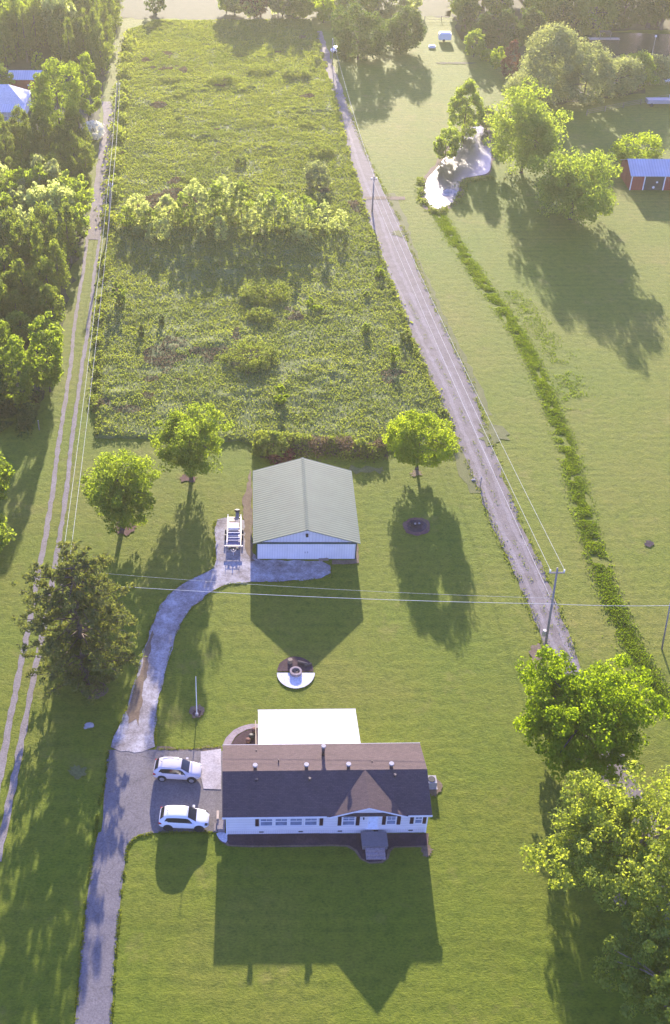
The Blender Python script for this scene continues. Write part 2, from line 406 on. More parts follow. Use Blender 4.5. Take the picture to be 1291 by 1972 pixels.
def trunk_mb(z0, zc, hh, r, centres, rt, R, nl=9):
    mb = MB(); top = Vector((R.uniform(-.2, .2), R.uniform(-.2, .2), zc + hh * .45))
    fork = Vector((top.x * .4, top.y * .4, z0 + (zc - z0) * .45))
    mb.path([Vector((0, 0, -.1)), Vector((0, 0, .25)), fork, top], [rt * 1.5, rt, rt * .75, rt * .2], 8)
    far = centres[R.choice(len(centres), min(nl, len(centres)), replace=False)]
    for c in far:
        e = Vector((c[0], c[1], c[2] + zc)) * 1.0
        f = R.uniform(.15, .8); s = fork.lerp(top, f) if e.z > fork.z else fork
        mid = s.lerp(e, .5) + Vector((0, 0, .08 * r))
        mb.path([s, mid, e], [rt * .4, rt * .24, rt * .07], 5)
    return mb
def make_tree(name, label, cat, loc, r, hh, zc, mat, n_cl=90, per=60, clump=.27, leaf=.3, shape='round', bark='bark', group=None, rag=.18, rt=None, seed=None, nl=9):
    R = np.random.default_rng(seed if seed is not None else int(abs(loc[0] * 13 + loc[1] * 7)) + 3)
    root = thing(name, label, cat, (loc[0], loc[1], 0), 0, group)
    P, N, c = crown_pts(r * 1.1, hh * 1.08, n_cl, per, clump, shape, R, rag)
    P[:, 2] += zc; P[:, 2] = np.where(P[:, 2] < .12, R.uniform(.1, .8, len(P)), P[:, 2])
    V, Fc = leaves_np(P, N, leaf, 1.5, R)
    raw('crown', V, Fc, M[mat], root)
    trunk_mb(0, zc, hh, r, c, rt or max(.05, .045 * r), R, nl).build('trunk', M[bark], root, True)
    return root
def box_tree(name, label, cat, box, mat, t=.18, **k):
    r, hh, zc, p = px_box(*box, t)
    return make_tree(name, label, cat, p, r, hh, zc, mat, **k)

# ------------------------------------------------------------ ground
g = MB().add([(-700, -400, 0), (700, -400, 0), (700, 900, 0), (-700, 900, 0)], [(0, 1, 2, 3)]).build('ground', M['lawn']); g['kind'] = 'structure'
sheet('pasture', [(640, 70), (900, 70), (1400, 60), (1900, 60), (2400, 1500), (1420, 1560), (1160, 1330), (1108, 1262), (1060, 1150), (1000, 1000), (936, 820), (900, 730), (860, 660), (800, 500), (738, 372), (690, 250)], M['pasture'], z=.006, amp=.4)
sheet('far_field', [(-200, 34), (330, 36), (440, 40), (600, 36), (640, 20), (860, 34), (900, -160), (-200, -160)], M['tan'], amp=1)
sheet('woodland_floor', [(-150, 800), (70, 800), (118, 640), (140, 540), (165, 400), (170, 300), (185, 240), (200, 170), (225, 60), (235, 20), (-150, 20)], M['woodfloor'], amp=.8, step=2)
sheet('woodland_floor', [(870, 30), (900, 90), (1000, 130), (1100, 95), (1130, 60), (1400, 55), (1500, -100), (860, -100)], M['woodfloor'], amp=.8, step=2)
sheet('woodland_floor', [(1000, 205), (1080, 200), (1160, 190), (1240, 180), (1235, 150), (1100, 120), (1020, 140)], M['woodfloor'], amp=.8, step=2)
# meadow ground (rough base under the brush)
MEAD = [(184, 843), (190, 640), (203, 520), (216, 380), (232, 200), (247, 60), (300, 42), (598, 40), (616, 100), (645, 200), (668, 280), (700, 400), (738, 500), (775, 600), (820, 720), (868, 820), (885, 872), (745, 870), (620, 866), (500, 864), (460, 850), (430, 852), (300, 846)]
MEADW = np.array([G(*p)[:2] for p in MEAD])
sheet('meadow_ground', MEAD, M['meadow'], z=.03, amp=.3)
# gravel road on the right
strip('gravel_road', [(606, 620, 60), (620, 640, 120), (634, 662, 180), (650, 688, 250), (668, 712, 310), (690, 738, 370), (706, 768, 420), (728, 798, 500), (762, 832, 580), (795, 868, 660), (836, 908, 740), (868, 936, 820), (905, 962, 900), (944, 1000, 1000), (990, 1048, 1100), (1030, 1082, 1190), (1060, 1108, 1265), (1110, 1165, 1380), (1160, 1222, 1500), (1225, 1300, 1650), (1320, 1420, 1900), (1370, 1480, 2050)], M['road'], amp=.25)
rt_ = [(646, 668, 240), (671, 692, 320), (712, 732, 420), (740, 760, 500), (778, 798, 580), (814, 836, 660), (856, 878, 740), (888, 912, 820), (920, 944, 900), (957, 982, 1000), (1004, 1030, 1100), (1042, 1066, 1190), (1076, 1100, 1265), (1126, 1152, 1380)]
for j in (0, 1): strip('wheel_rut', [(p[j] - 2 - p[2] / 500, p[j] + 2 + p[2] / 500, p[2]) for p in rt_], M['rut'], z=.03, amp=.12, step=.8)
tufts_mid = [(p[0] * .5 + p[1] * .5, p[2]) for p in rt_[4:]]
strip('rough_verge', [(738, 760, 372), (768, 782, 420), (798, 808, 500), (832, 844, 580), (868, 882, 660), (907, 924, 740), (936, 945, 800)], M['rough'], z=.012, amp=.3)
strip('rough_verge', [(666, 672, 310), (688, 700, 400), (715, 732, 500), (748, 768, 580), (785, 800, 660), (822, 840, 740), (856, 872, 820), (880, 908, 900), (905, 925, 950)], M['rough'], z=.012, amp=.3)
strip('rough_verge', [(700, 780, 379), (700, 780, 385)], M['soil'], z=.05, amp=.1)
# left lane: wide gravel far away, then two wheel tracks
strip('gravel_lane', [(193, 212, 196), (200, 221, 215), (199, 221, 240), (192, 217, 280), (186, 212, 330), (178, 207, 380), (171, 198, 430), (168, 192, 462)], M['road'], z=.04, amp=.15)
tr = [(168, 192, 455), (160, 182, 520), (150, 176, 580), (141, 168, 640), (136, 158, 700), (127, 150, 760), (121, 144, 800), (111, 136, 860), (103, 129, 930), (92, 119, 1000), (84, 112, 1050), (71, 101, 1110), (59, 89, 1180), (47, 77, 1240), (35, 64, 1300), (21, 51, 1370), (8, 37, 1440), (-5, 24, 1510), (-18, 9, 1580), (-35, -8, 1660)]
for s in (0, 1):
    w = [3.5 + 5.0 * (p[2] - 455) / 1000 for p in tr]
    strip('wheel_track', [(p[s] - k * .5 * (1 if s else 1), p[s] + k, p[2]) for p, k in zip(tr, w)], M['track'], z=.03, amp=.09, step=.8)
# driveway
strip('driveway', [(140, 212, 2060), (146, 215, 1970), (155, 222, 1850), (165, 231, 1750), (175, 239, 1680), (182, 246, 1630), (188, 262, 1612), (190, 298, 1604), (196, 434, 1602), (203, 432, 1520), (206, 430, 1470), (208, 430, 1447), (209, 300, 1445)], M['asphalt'], z=.03, amp=.05)
sheet('gravel_drive', smooth_px([(209, 1449), (222, 1410), (240, 1380), (256, 1330), (272, 1270), (290, 1210), (310, 1165), (340, 1130), (385, 1108), (412, 1094), (416, 1070), (413, 1005), (440, 995), (480, 1005), (482, 1078), (560, 1080), (637, 1083), (638, 1112), (560, 1120), (480, 1121), (440, 1124), (405, 1142), (372, 1168), (348, 1200), (330, 1250), (318, 1300), (305, 1350), (299, 1400), (297, 1450)], 1), M['gravel'], z=.05, amp=.16, step=.7)
sheet('bare_soil', [(258, 1322), (268, 1300), (282, 1250), (296, 1215), (285, 1280), (276, 1340), (268, 1400), (262, 1385), (250, 1395), (246, 1372)], M['soil'], z=.06, amp=.15, step=.6)
sheet('bare_soil', [(303, 1441), (350, 1441), (426, 1436), (426, 1450), (303, 1450)], M['soil'], z=.012, amp=.25, step=.6)
sheet('bare_soil', [(468, 965), (483, 905), (487, 1075), (492, 1080), (484, 1082), (474, 1060), (470, 1010)], M['soil'], z=.06, amp=.15, step=.6)
sheet('bare_soil', [(683, 1046), (690, 1046), (692, 1085), (640, 1088), (640, 1080), (683, 1080)], M['soil'], z=.06, amp=.1, step=.6)
sheet('concrete_slab', [(387, 1448), (426, 1443), (426, 1521), (392, 1520), (386, 1490)], M['concrete'], z=.06, amp=.03)
sheet('garden_walk', smooth_px([(428, 1436), (438, 1418), (455, 1403), (478, 1396), (502, 1394), (502, 1402), (480, 1404), (462, 1412), (450, 1424), (444, 1438), (436, 1446)], 1), M['walk'], z=.06, amp=.03)
sheet('mulch_bed', smooth_px([(444, 1440), (452, 1424), (463, 1413), (482, 1405), (500, 1403), (500, 1440)], 1), M['mulch'], z=.05, amp=.05)
sheet('mulch_edging', [(430, 1606), (418, 1608), (424, 1620), (440, 1631), (480, 1633), (560, 1632), (640, 1631), (668, 1632), (684, 1640), (694, 1656), (712, 1664), (736, 1663), (748, 1654), (752, 1640), (760, 1633), (824, 1632), (826, 1606)], M['soil'], z=.04, amp=.04)
sheet('mulch_bed', [(430, 1606), (436, 1620), (442, 1628), (480, 1630), (560, 1629), (640, 1628), (672, 1629), (688, 1638), (697, 1654), (712, 1661), (734, 1660), (744, 1652), (748, 1638), (758, 1630), (822, 1629), (824, 1606)], M['mulch'], z=.05, amp=.05)
sheet('concrete_apron', smooth_px([(416, 1604), (438, 1604), (438, 1625), (428, 1622), (420, 1614)], 1), M['paleconcrete'], z=.07, amp=0)
def blob(name, cx, cy, rx, ry, mat, z=.05, amp=.15, a0=0, a1=2 * PI, n=26):
    return sheet(name, [(cx + rx * math.cos(a0 + (a1 - a0) * i / n), cy + ry * math.sin(a0 + (a1 - a0) * i / n)) for i in range(n)], mat, z, amp, .5)
blob('bare_soil', 837, 1516, 13, 18, M['soil'], .04); blob('mulch_bed', 180, 1328, 27, 19, M['soil'], .04); blob('mulch_bed', 181, 1326, 20, 14, M['redmulch'], .05)
blob('bare_soil', 362, 922, 17, 7, M['redmulch'], .04, .3); blob('bare_soil', 241, 1018, 22, 12, M['redmulch'], .04, .3)
blob('bare_soil', 801, 912, 10, 6, M['soil'], .04, .3); blob('bare_soil', 803, 1015, 27, 17, M['redmulch'], .04, .12); blob('ash_patch', 803, 1014, 19, 12, M['ash'], .05, .12)
blob('bare_soil', 379, 1371, 13, 13, M['soil'], .04, .2); blob('ash_patch', 380, 1374, 8, 6, M['mulch'], .05, .1)
blob('bare_soil', 1034, 1262, 14, 22, M['soil'], .04, .3); blob('bare_soil', 150, 1488, 17, 13, M['rough'], .04, .3)
blob('bare_soil', 950, 835, 26, 22, M['rough'], .02, .8); blob('bare_soil', 700, 905, 40, 6, M['rough'], .02, .6)
blob('ash_patch', 1250, 1048, 9, 6, M['ash'], .04, .15); blob('bare_soil', 822, 1640, 10, 12, M['soil'], .01, .2)
blob('rough_grass', 770, 450, 14, 5, M['rough'], .02, .5)
# fire pit patio
sheet('stone_patio', [(569 + 35 * math.cos(a), 1294 - 29 * math.sin(a)) for a in [i * PI / 20 for i in range(21)]], M['mulch'], .04, .04)
sheet('concrete_patio', [(570 + 36.5 * math.cos(a), 1297 + 30 * math.sin(a)) for a in [i * PI / 20 for i in range(21)]], M['paleconcrete'], .06, 0)
# water
water = sheet('pond_water', smooth_px([(892, 262), (905, 246), (930, 242), (944, 262), (946, 300), (945, 334), (918, 340), (890, 343), (884, 366), (882, 385), (862, 398), (840, 405), (822, 396), (817, 372), (822, 345), (838, 328), (856, 305), (868, 288)], 2), M['water'], .05, .1)
sheet('pond_bank', smooth_px([(884, 262), (900, 240), (932, 236), (950, 260), (952, 336), (920, 346), (896, 348), (890, 385), (862, 404), (838, 412), (815, 402), (810, 372), (814, 342), (834, 322), (850, 300), (864, 282)], 2), M['soil'], .01, .3)
sheet('pond_water', smooth_px([(1122, 66), (1180, 62), (1260, 66), (1500, 70), (1500, 165), (1320, 150), (1250, 118), (1180, 112), (1120, 112), (1095, 96)], 2), M['water'], .05, .3)
sheet('pond_water', smooth_px([(1130, 150), (1180, 148), (1236, 150), (1242, 160), (1236, 172), (1190, 172), (1130, 166)], 2), M['water'], .06, .2)
blob('pond_bank', 866, 372, 16, 7, M['stone'], .06, .4); blob('far_track', 880, 122, 40, 2, M['tan'], .02, .3)

# ------------------------------------------------------------ meadow brush: uneven knee-high growth, nobody could count it
def inside(P, poly):
    x, y = P[:, 0], P[:, 1]; c = np.zeros(len(P), bool); n = len(poly); j = n - 1
    for i in range(n):
        xi, yi = poly[i]; xj, yj = poly[j]
        m = ((yi > y) != (yj > y)) & (x < (xj - xi) * (y - yi) / (yj - yi + 1e-12) + xi); c ^= m; j = i
    return c
def mead_h(x, y):
    h = .35 * vnoise(x / 4.5, y / 4.5, 1) + .38 * vnoise(x / 1.7, y / 1.7, 2) + .26 * vnoise(x / .75, y / .75, 3)
    big = np.clip(vnoise(x / 11, y / 8, 5) - .62, 0, 1) * 2.4
    return .12 + h * .42 + .6 * big * vnoise(x / 1.1, y / 1.1, 8)
x0, y0 = MEADW.min(0) - 1; x1, y1 = MEADW.max(0) + 1
yy = [y0]
while yy[-1] < y1: yy.append(yy[-1] + .38 * (1 + (yy[-1] - y0) / 150))
yy = np.array(yy); xx = np.arange(x0, x1, .5)
X, Y = np.meshgrid(xx, yy); X = X + (rng.random(X.shape) - .5) * .2; Y = Y + (rng.random(Y.shape) - .5) * .15
Z = mead_h(X, Y); ny, nx = X.shape
ins = inside(np.stack([X.ravel(), Y.ravel()], 1), MEADW).reshape(X.shape)
e = ins.copy(); e[1:-1, 1:-1] = ins[1:-1, 1:-1] & ins[:-2, 1:-1] & ins[2:, 1:-1] & ins[1:-1, :-2] & ins[1:-1, 2:]
Z = np.where(e, Z, .035)
ii = np.arange(ny * nx).reshape(ny, nx)
q = np.stack([ii[:-1, :-1], ii[:-1, 1:], ii[1:, 1:], ii[1:, :-1]], -1).reshape(-1, 4)
keep = ins.ravel()[q].all(1)
mb_ = raw('meadow_growth', np.stack([X, Y, Z], -1).reshape(-1, 3), q[keep], M['meadow'], smooth=False)
tag(mb_, kind='stuff', label='uneven knee-high green growth of the overgrown meadow', cat='ground cover')
def scatter(n, poly, dens=None):
    mn, mx = poly.min(0), poly.max(0); out = []
    tot = 0
    while tot < n:
        p = rng.uniform(mn, mx, (n, 2)); p = p[inside(p, poly)]
        if dens is not None: p = p[rng.random(len(p)) < dens(p)]
        out.append(p); tot += len(p)
    return np.concatenate(out)[:n]
P = scatter(290000, MEADW, lambda p: np.clip(.62 + (vnoise(p[:, 0] / 2.3, p[:, 1] / 2.3, 4) - .3) * 1.3, 0, 1) )
z = mead_h(P[:, 0], P[:, 1]) + rng.uniform(0, .18, len(P))
N = unit(rng.normal(size=(len(P), 3)) + np.array([0, 0, .5]))
V, Fc = leaves_np(np.column_stack([P, z]), N, (.09 + P[:, 1:2] * .0005))
dry = vnoise(P[:, 0] / 7, P[:, 1] / 7, 11) + .35 * vnoise(P[:, 0] / 2, P[:, 1] / 2, 12) > 1.08
tag(raw('meadow_weeds', V, Fc, M['brush'], mats=[M['drybrush']], idx=dry.astype(np.int32)), kind='stuff', label='leafy weeds and tufts growing all over the rough meadow', cat='weeds')
def tufts(name, label, line, width, n, size, hgt, mat, cat='weeds', lump=2.0, thr=.3):
    "growth along a line of photo pixels"
    L = [Vector(G(*p)[:2]) for p in line]; seg = [(b - a).length for a, b in zip(L, L[1:])]; tot = sum(seg)
    cum = np.cumsum([0] + seg); s = rng.uniform(0, tot, n * 3); k = np.clip(np.searchsorted(cum, s) - 1, 0, len(seg) - 1)
    A = np.array([tuple(v) for v in L]); sg = np.array(seg); f = (s - cum[k]) / sg[k]; d = (A[k + 1] - A[k]) / sg[k][:, None]
    off = rng.normal(0, width / 2.5, len(s)); p = A[k] + (A[k + 1] - A[k]) * f[:, None] + np.stack([-d[:, 1], d[:, 0]], 1) * off[:, None]
    m = vnoise(p[:, 0] / lump, p[:, 1] / lump, 21); ok = m > thr; p = p[ok][:n]; m = m[ok][:n]; off = off[ok][:n]
    zz = rng.uniform(.0, 1, len(p)) * hgt * np.clip((m - thr) * 2.5, .15, 1) * np.exp(-(off / width) ** 2)
    N = unit(rng.normal(size=(len(p), 3)) + np.array([0, 0, .3]))
    V, Fc = leaves_np(np.column_stack([p, zz + .05]), N, size)
    return tag(raw(name, V, Fc, M[mat]), kind='stuff', label=label, cat=cat)
tufts('ditch_grass', 'lush dark green grass clumps along the wet ditch', [(845, 412), (880, 470), (930, 545), (985, 620), (1025, 690), (1062, 780), (1092, 860), (1112, 940), (1130, 1010), (1152, 1080), (1168, 1130), (1192, 1190), (1222, 1250), (1260, 1320), (1300, 1380)], 1.6, 42000, .11, .18, 'ditch', 'grass', 1.0, .2)
tufts('ditch_grass', 'thin ragged grass clumps beside the upper ditch', [(985, 560), (1045, 640), (1090, 720), (1110, 790)], 3.0, 2500, .11, .1, 'ditch', 'grass', 1.5, .45)
tufts('hedge_growth', 'tangled growth with reddish stems along the meadow edge behind the garage', [(500, 862), (560, 866), (620, 866), (745, 866)], 2.4, 4500, .2, 1.7, 'drybrush', 'hedge', 1.6, .15)
tufts('hedge_growth', 'green bramble growth along the meadow edge behind the garage', [(490, 856), (560, 862), (620, 866), (700, 864), (745, 868)], 2.6, 11000, .2, 1.9, 'brush', 'hedge', 1.8, .3)
tufts('verge_weeds', 'ragged weeds along the lane side of the meadow', [(208, 470), (200, 540), (193, 620), (187, 700), (186, 840)], 1.2, 3500, .25, .9, 'brush', 'weeds', 1.8, .3)
tufts('verge_weeds', 'taller weeds along the far lane side of the meadow', [(250, 70), (240, 160), (232, 230), (222, 330), (212, 440)], 2.4, 6000, .35, 2.0, 'brush', 'weeds', 3, .3)
tufts('verge_weeds', 'ragged weeds between meadow and gravel road', [(605, 60), (640, 180), (665, 280), (697, 400), (740, 520), (800, 680), (868, 830)], 1.0, 6000, .28, .7, 'brush', 'weeds', 1.8, .35)
tufts('verge_weeds', 'thin grass growing along the crown of the gravel road', tufts_mid, .35, 500, .09, .06, 'brush', 'weeds', 1.1, .45)
DL = [(146, 1970), (155, 1850), (165, 1750), (175, 1680), (182, 1630), (190, 1560), (203, 1500), (209, 1449)]; DR = [(215, 1970), (222, 1850), (231, 1750), (239, 1680), (246, 1630), (262, 1612), (298, 1604), (360, 1603), (412, 1603)]
GL = [(209, 1449), (222, 1410), (240, 1380), (256, 1330), (272, 1270), (290, 1210), (310, 1165), (340, 1130), (385, 1108), (412, 1094), (414, 1060), (413, 1005), (440, 996)]; GR = [(637, 1083), (638, 1112), (560, 1121), (480, 1122), (440, 1125), (405, 1142), (372, 1168), (348, 1200), (330, 1250), (318, 1300), (305, 1350), (299, 1400), (299, 1443), (360, 1443), (425, 1438)]
for ln, lb in ((DL, 'ragged grass edge along the left side of the asphalt drive'), (DR, 'ragged grass edge along the right side of the asphalt drive'), (GL, 'ragged grass edge along the outer side of the gravel drive'), (GR, 'ragged grass edge along the inner side of the gravel drive')):
    tufts('edge_grass', lb, ln, .22, 1700, .08, .07, 'edge', 'grass', .6, .3)
tufts('edge_grass', 'ragged grass edge along the meadow side of the gravel road', [(640, 180), (652, 240), (668, 310), (706, 420), (762, 580), (836, 740), (905, 900), (944, 1000), (990, 1100), (1060, 1265)], .7, 3600, .11, .11, 'edge', 'grass', 1.0, .3)
tufts('edge_grass', 'ragged grass edge along the pasture side of the gravel road', [(662, 180), (686, 250), (712, 310), (768, 420), (832, 580), (908, 740), (962, 900), (1000, 1000), (1048, 1100), (1108, 1265)], .7, 3600, .11, .11, 'edge', 'grass', 1.0, .3)
tufts('pond_weeds', 'scrubby growth around the small pond', [(810, 345), (812, 385), (838, 412), (878, 396), (894, 350), (950, 342)], 1.2, 2600, .2, .5, 'brush', 'weeds', 1.5, .2)
tufts('woodland_scrub', 'low dark scrub at the foot of the left woods', [(-10, 790), (40, 800), (72, 800)], 5, 6000, .3, 2.2, 'dark', 'scrub', 2, .1)

# ------------------------------------------------------------ house
HX, HY = -2.0, 62.35
YAW = math.radians(.8)
house = thing('house', 'long white single-storey house with brown shingle roof and maroon shutters', 'house', (HX, HY, 0), YAW)
HW, HD, EZ, RZ = 17.75, 7.6, 2.85, 4.0; OV = .3; MY = HD / 2
wall = MB().box(0, HW, 0, HD, .6, EZ)
wall.add([(0, 0, EZ), (0, HD, EZ), (0, MY, RZ - .12)], [(0, 1, 2)]); wall.add([(HW, 0, EZ), (HW, HD, EZ), (HW, MY, RZ - .12)], [(0, 2, 1)])
wall.build('wall', M['siding'], house)
B('skirting', M['skirt'], house, .02, HW - .02, .02, HD - .02, 0, .6)
sk = MB()
for x in (2.9, 6.4, 9.9, 13.1, 16.2): B('skirting_vent', M['black'], house, x, x + .4, -.015, .02, .3, .42)
th = .1
def slope(y0_, z0_, y1_, z1_, xa, xb): return [(y0_, z0_), (y1_, z1_), (y1_, z1_ + th), (y0_, z0_ + th)]
roof = MB(); ez = EZ - OV * (RZ - EZ) / MY + .02
roof.prismx([(-OV, ez), (MY, RZ), (HD + OV, ez), (HD + OV, ez + th), (MY, RZ + th), (-OV, ez + th)], -.35, HW + .3)
roof.build('roof', M['shingle'], house)
fas = MB()
fas.box(-.37, 9.1 - .3, -OV - .03, -OV, ez - .12, ez + th - .01).box(15.95, HW + .32, -OV - .03, -OV, ez - .12, ez + th - .01).box(-.37, HW + .32, HD + OV, HD + OV + .03, ez - .1, ez + th)
fas.build('fascia', M['white'], house)
co_ = MB()
for x in (-.04, HW - .08): B('corner_trim', M['white'], house, x, x + .12, -.04, .08, .02, EZ - .03)
# front cross gable
GX0, GX1 = 9.0, 15.9; GC = (GX0 + GX1) / 2; gy = -.42
gb = MB(); gb.prism([(GX0, ez + .03), (GX1, ez + .03), (GC, RZ + .02)], -.30 + .27, 0.3)
gb.build('gable_wall', M['siding'], house)
gr = MB(); zt = RZ + th + .02; zb = ez + th + .012
L_ = (GX0, gy, zb); R_ = (GX1, gy, zb); C_ = (GC, gy, zt); K_ = (GC, MY, zt)
def down(p): return (p[0], p[1], p[2] - th)
for A in (L_, R_):
    vs = [A, C_, K_, down(A), down(C_), down(K_)]
    gr.add(vs, [(0, 1, 2), (5, 4, 3), (0, 3, 4, 1), (0, 2, 5, 3)])
gr.build('gable_roof', M['shingle'], house)
gt = MB()
for A, s in ((L_, 1), (R_, -1)):
    gt.add([(A[0], gy - .03, zb - .16), (A[0], gy - .03, zb - .01), (C_[0], gy - .03, zt - .01), (C_[0], gy - .03, zt - .16), (A[0], gy, zb - .16), (A[0], gy, zb - .01), (C_[0], gy, zt - .01), (C_[0], gy, zt - .16)],
           [(0, 1, 2, 3), (7, 6, 5, 4), (0, 3, 7, 4), (1, 5, 6, 2)])
gt.build('gable_trim', M['white'], house)
def window(x, w, z0, z1, par=house, y=-.0):
    f = MB(); f.box(x, x + w, y - .05, y, z0, z0 + .08).box(x, x + w, y - .05, y, z1 - .08, z1).box(x, x + .08, y - .05, y, z0 + .08, z1 - .08).box(x + w - .08, x + w, y - .05, y, z0 + .08, z1 - .08)
    zm = (z0 + z1) / 2; f.box(x + .08, x + w - .08, y - .04, y, zm - .04, zm + .04)
    xm = x + w / 2; f.box(xm - .015, xm + .015, y - .03, y - .021, zm + .04, z1 - .08)
    zq = (zm + z1) / 2; f.box(x + .08, xm - .015, y - .03, y - .021, zq - .015, zq + .015).box(xm + .015, x + w - .08, y - .03, y - .021, zq - .015, zq + .015)
    o = f.build('window', M['white'], par)
    B('pane', M['glass'], o, x + .08, x + w - .08, y - .02, y + .02, z0 + .08, z1 - .08)
def shut(x, z0, z1, y=0): B('shutter', M['shutter'], house, x, x + .32, y - .05, y, z0, z1)
Wz0, Wz1 = 1.25, 2.55
for k in range(4): window(2.95 + k * 1.31, 1.17, Wz0, Wz1)
shut(2.55, Wz0, Wz1); shut(8.22, Wz0, Wz1)
window(10.22, 1.15, Wz0, Wz1, y=-.03); shut(9.83, Wz0, Wz1, -.03); shut(11.44, Wz0, Wz1, -.03)
window(14.12, .88, Wz0 + .05, Wz1, y=-.03); shut(13.75, Wz0 + .05, Wz1, -.03); shut(15.06, Wz0 + .05, Wz1, -.03)
window(16.62, .72, Wz0 + .1, Wz1 + .02); shut(16.22, Wz0 + .1, Wz1 + .02); shut(17.34, Wz0 + .1, Wz1 + .02)
MB().box(12.45, 13.45, -.07, -.03, .78, 2.66).box(12.35, 13.55, -.1, -.03, .68, .78).build('door_frame', M['white'], house)
dr = B('door', plain('door_paint', (.72, .78, .86), .4), house, 12.55, 13.35, -.11, -.07, .8, 2.55)
B('handle', M['steel'], dr, 12.62, 12.67, -.15, -.11, 1.6, 1.7)
B('porch_light', M['black'], house, 12.05, 12.15, -.13, -.03, 2.1, 2.35)
bf = MB().box(GX0, GX1, -.0301, 0, .6, ez + .03).build('gable_bay', M['siding'], house)
def ridge_vent(px, py, hgt, rad, name='vent_pipe', yoff=None, capc='pipe'):
    X, Y, _ = G(px, py, RZ + .3)
    c, s = math.cos(-YAW), math.sin(-YAW); dx, dy = X - HX, Y - HY
    lx = dx * c - dy * s; ly = (dx * s + dy * c) if yoff is None else yoff
    ly = min(max(ly, 0), HD); zr = (RZ - abs(ly - MY) * (RZ - ez) / (MY + OV)) + th
    o = MB().cyl((lx, ly, zr - .05), (lx, ly, zr + hgt), rad, n=10).build(name, M['brownmetal'], house, True)
    if rad > .07: MB().cyl((lx, ly, zr + hgt + .002), (lx, ly, zr + hgt + .12), rad * 1.5, rad * 1.4, n=10).build('cap', M[capc], o)
for px in (492, 591, 672.5, 755.5): ridge_vent(px, 1482, .42, .16, yoff=MY + .35)
ridge_vent(624, 1450, 1.15, .15, 'flue_pipe', yoff=MY + 2.35)
ridge_vent(494, 1497, .14, .1, yoff=MY - .9, capc='brownmetal'); ridge_vent(597, 1497, .12, .1, yoff=MY - .85, capc='brownmetal'); ridge_vent(762, 1494, .12, .1, yoff=MY - .6, capc='brownmetal')
ridge_vent(537, 1463, .35, .05, yoff=MY + 1.3); ridge_vent(494, 1441, .12, .05, yoff=MY + 3.1); ridge_vent(719, 1470, .1, .05, yoff=MY + 1.2)
# front steps
st = thing('front_steps', 'grey wooden porch landing with steps below the front door', 'steps', (HX + 11.9, HY - .1, 0), YAW)
MB().box(0, 2.3, -1.55, 0, .52, .62).build('landing', M['deckwood'], st)
MB().box(.05, 2.25, -1.5, -.03, 0, .52).build('base', M['deckwood'], st)
for k in range(3): B('tread', M['walk'], st, .3, 2.0, -1.88 - k * .33, -1.552 - k * .33, 0 if k == 2 else 0, .45 - k * .14)
# side steps on the left end
ss = thing('side_steps', 'small dark wooden stoop with pale board at the left end of the house', 'steps', (HX - .08, HY + .2, 0), YAW)
MB().box(-.75, -.05, 0, 1.0, .5, .6).build('landing', M['deckwood'], ss); MB().box(-.7, -.1, .05, .95, 0, .5).build('base', M['deckwood'], ss)
B('rail_board', M['paleboard'], ss, -.82, -.62, 1.01, 1.9, .3, .75); B('tread', M['deckwood'], ss, -1.05, -.76, .1, .9, 0, .25)
# patio cover behind the house
pc = thing('patio_cover', 'flat white metal patio cover attached behind the house', 'patio cover', (HX, HY, 0), YAW)
MB().add([(2.95, 7.95, 2.62), (12.55, 7.95, 2.62), (12.45, 12.5, 2.45), (3.05, 12.5, 2.45), (2.95, 7.95, 2.7), (12.55, 7.95, 2.7), (12.45, 12.5, 2.53), (3.05, 12.5, 2.53)],
         [(0, 3, 2, 1), (4, 5, 6, 7), (0, 1, 5, 4), (1, 2, 6, 5), (2, 3, 7, 6), (3, 0, 4, 7)]).build('roof_panel', M['whitemetal'], pc)
B('gutter', M['pipe'], pc, 3.0, 12.5, 12.503, 12.6, 2.38, 2.5)
for x in (3.2, 7.7, 12.2): B('post', M['white'], pc, x, x + .1, 12.2, 12.3, 0, 2.45)
rl = thing('patio_railing', 'pale wooden railing at the left end of the patio', 'railing', (HX, HY, 0), YAW)
for y in (8.2, 10.2, 12.2): B('post', M['paleboard'], rl, 2.75, 2.85, y, y + .1, 0, 1.3)
MB().box(2.76, 2.84, 8.3, 10.2, 1.2, 1.3).box(2.76, 2.84, 10.3, 12.2, 1.2, 1.3).build('rail', M['paleboard'], rl)
MB().box(2.77, 2.83, 8.3, 10.2, .5, .58).box(2.77, 2.83, 10.3, 12.2, .5, .58).build('lower_rail', M['paleboard'], rl)
for a, (px, py) in enumerate(((484, 1422), (490, 1410), (478, 1430))):
    X, Y, _ = G(px, py)
    bt = MB().cyl((0, 0, 0), (0, 0, .4), .2, .26, 12).build('planter_pot', M['redmulch' if a else 'black'], None, True); bt.location = (X, Y, .05)
    tag(bt, ['black round pot in the mulch bed beside the patio', 'reddish clay pot nearest the patio railing corner', 'reddish clay pot in the mulch bed close to the house roof'][a], 'pot')
# air conditioner
X, Y, _ = G(832, 1512)
ac = thing('air_conditioner', 'grey air conditioning unit on bare soil at the right end of the house', 'air conditioner', (X - .1, Y, 0), YAW)
MB().box(-.45, .45, -.45, .45, .08, .85).build('cabinet', M['pipe'], ac); B('pad', M['concrete'], ac, -.55, .55, -.55, .55, 0, .08)
MB().cyl((0, 0, .85), (0, 0, .9), .34, n=16).build('fan_guard', M['black'], ac); MB().cyl((-.45, .1, .4), (-.9, .1, .4), .05).cyl((-.9, .1, .4), (-.9, .1, .9), .05).build('pipe', M['white'], ac)

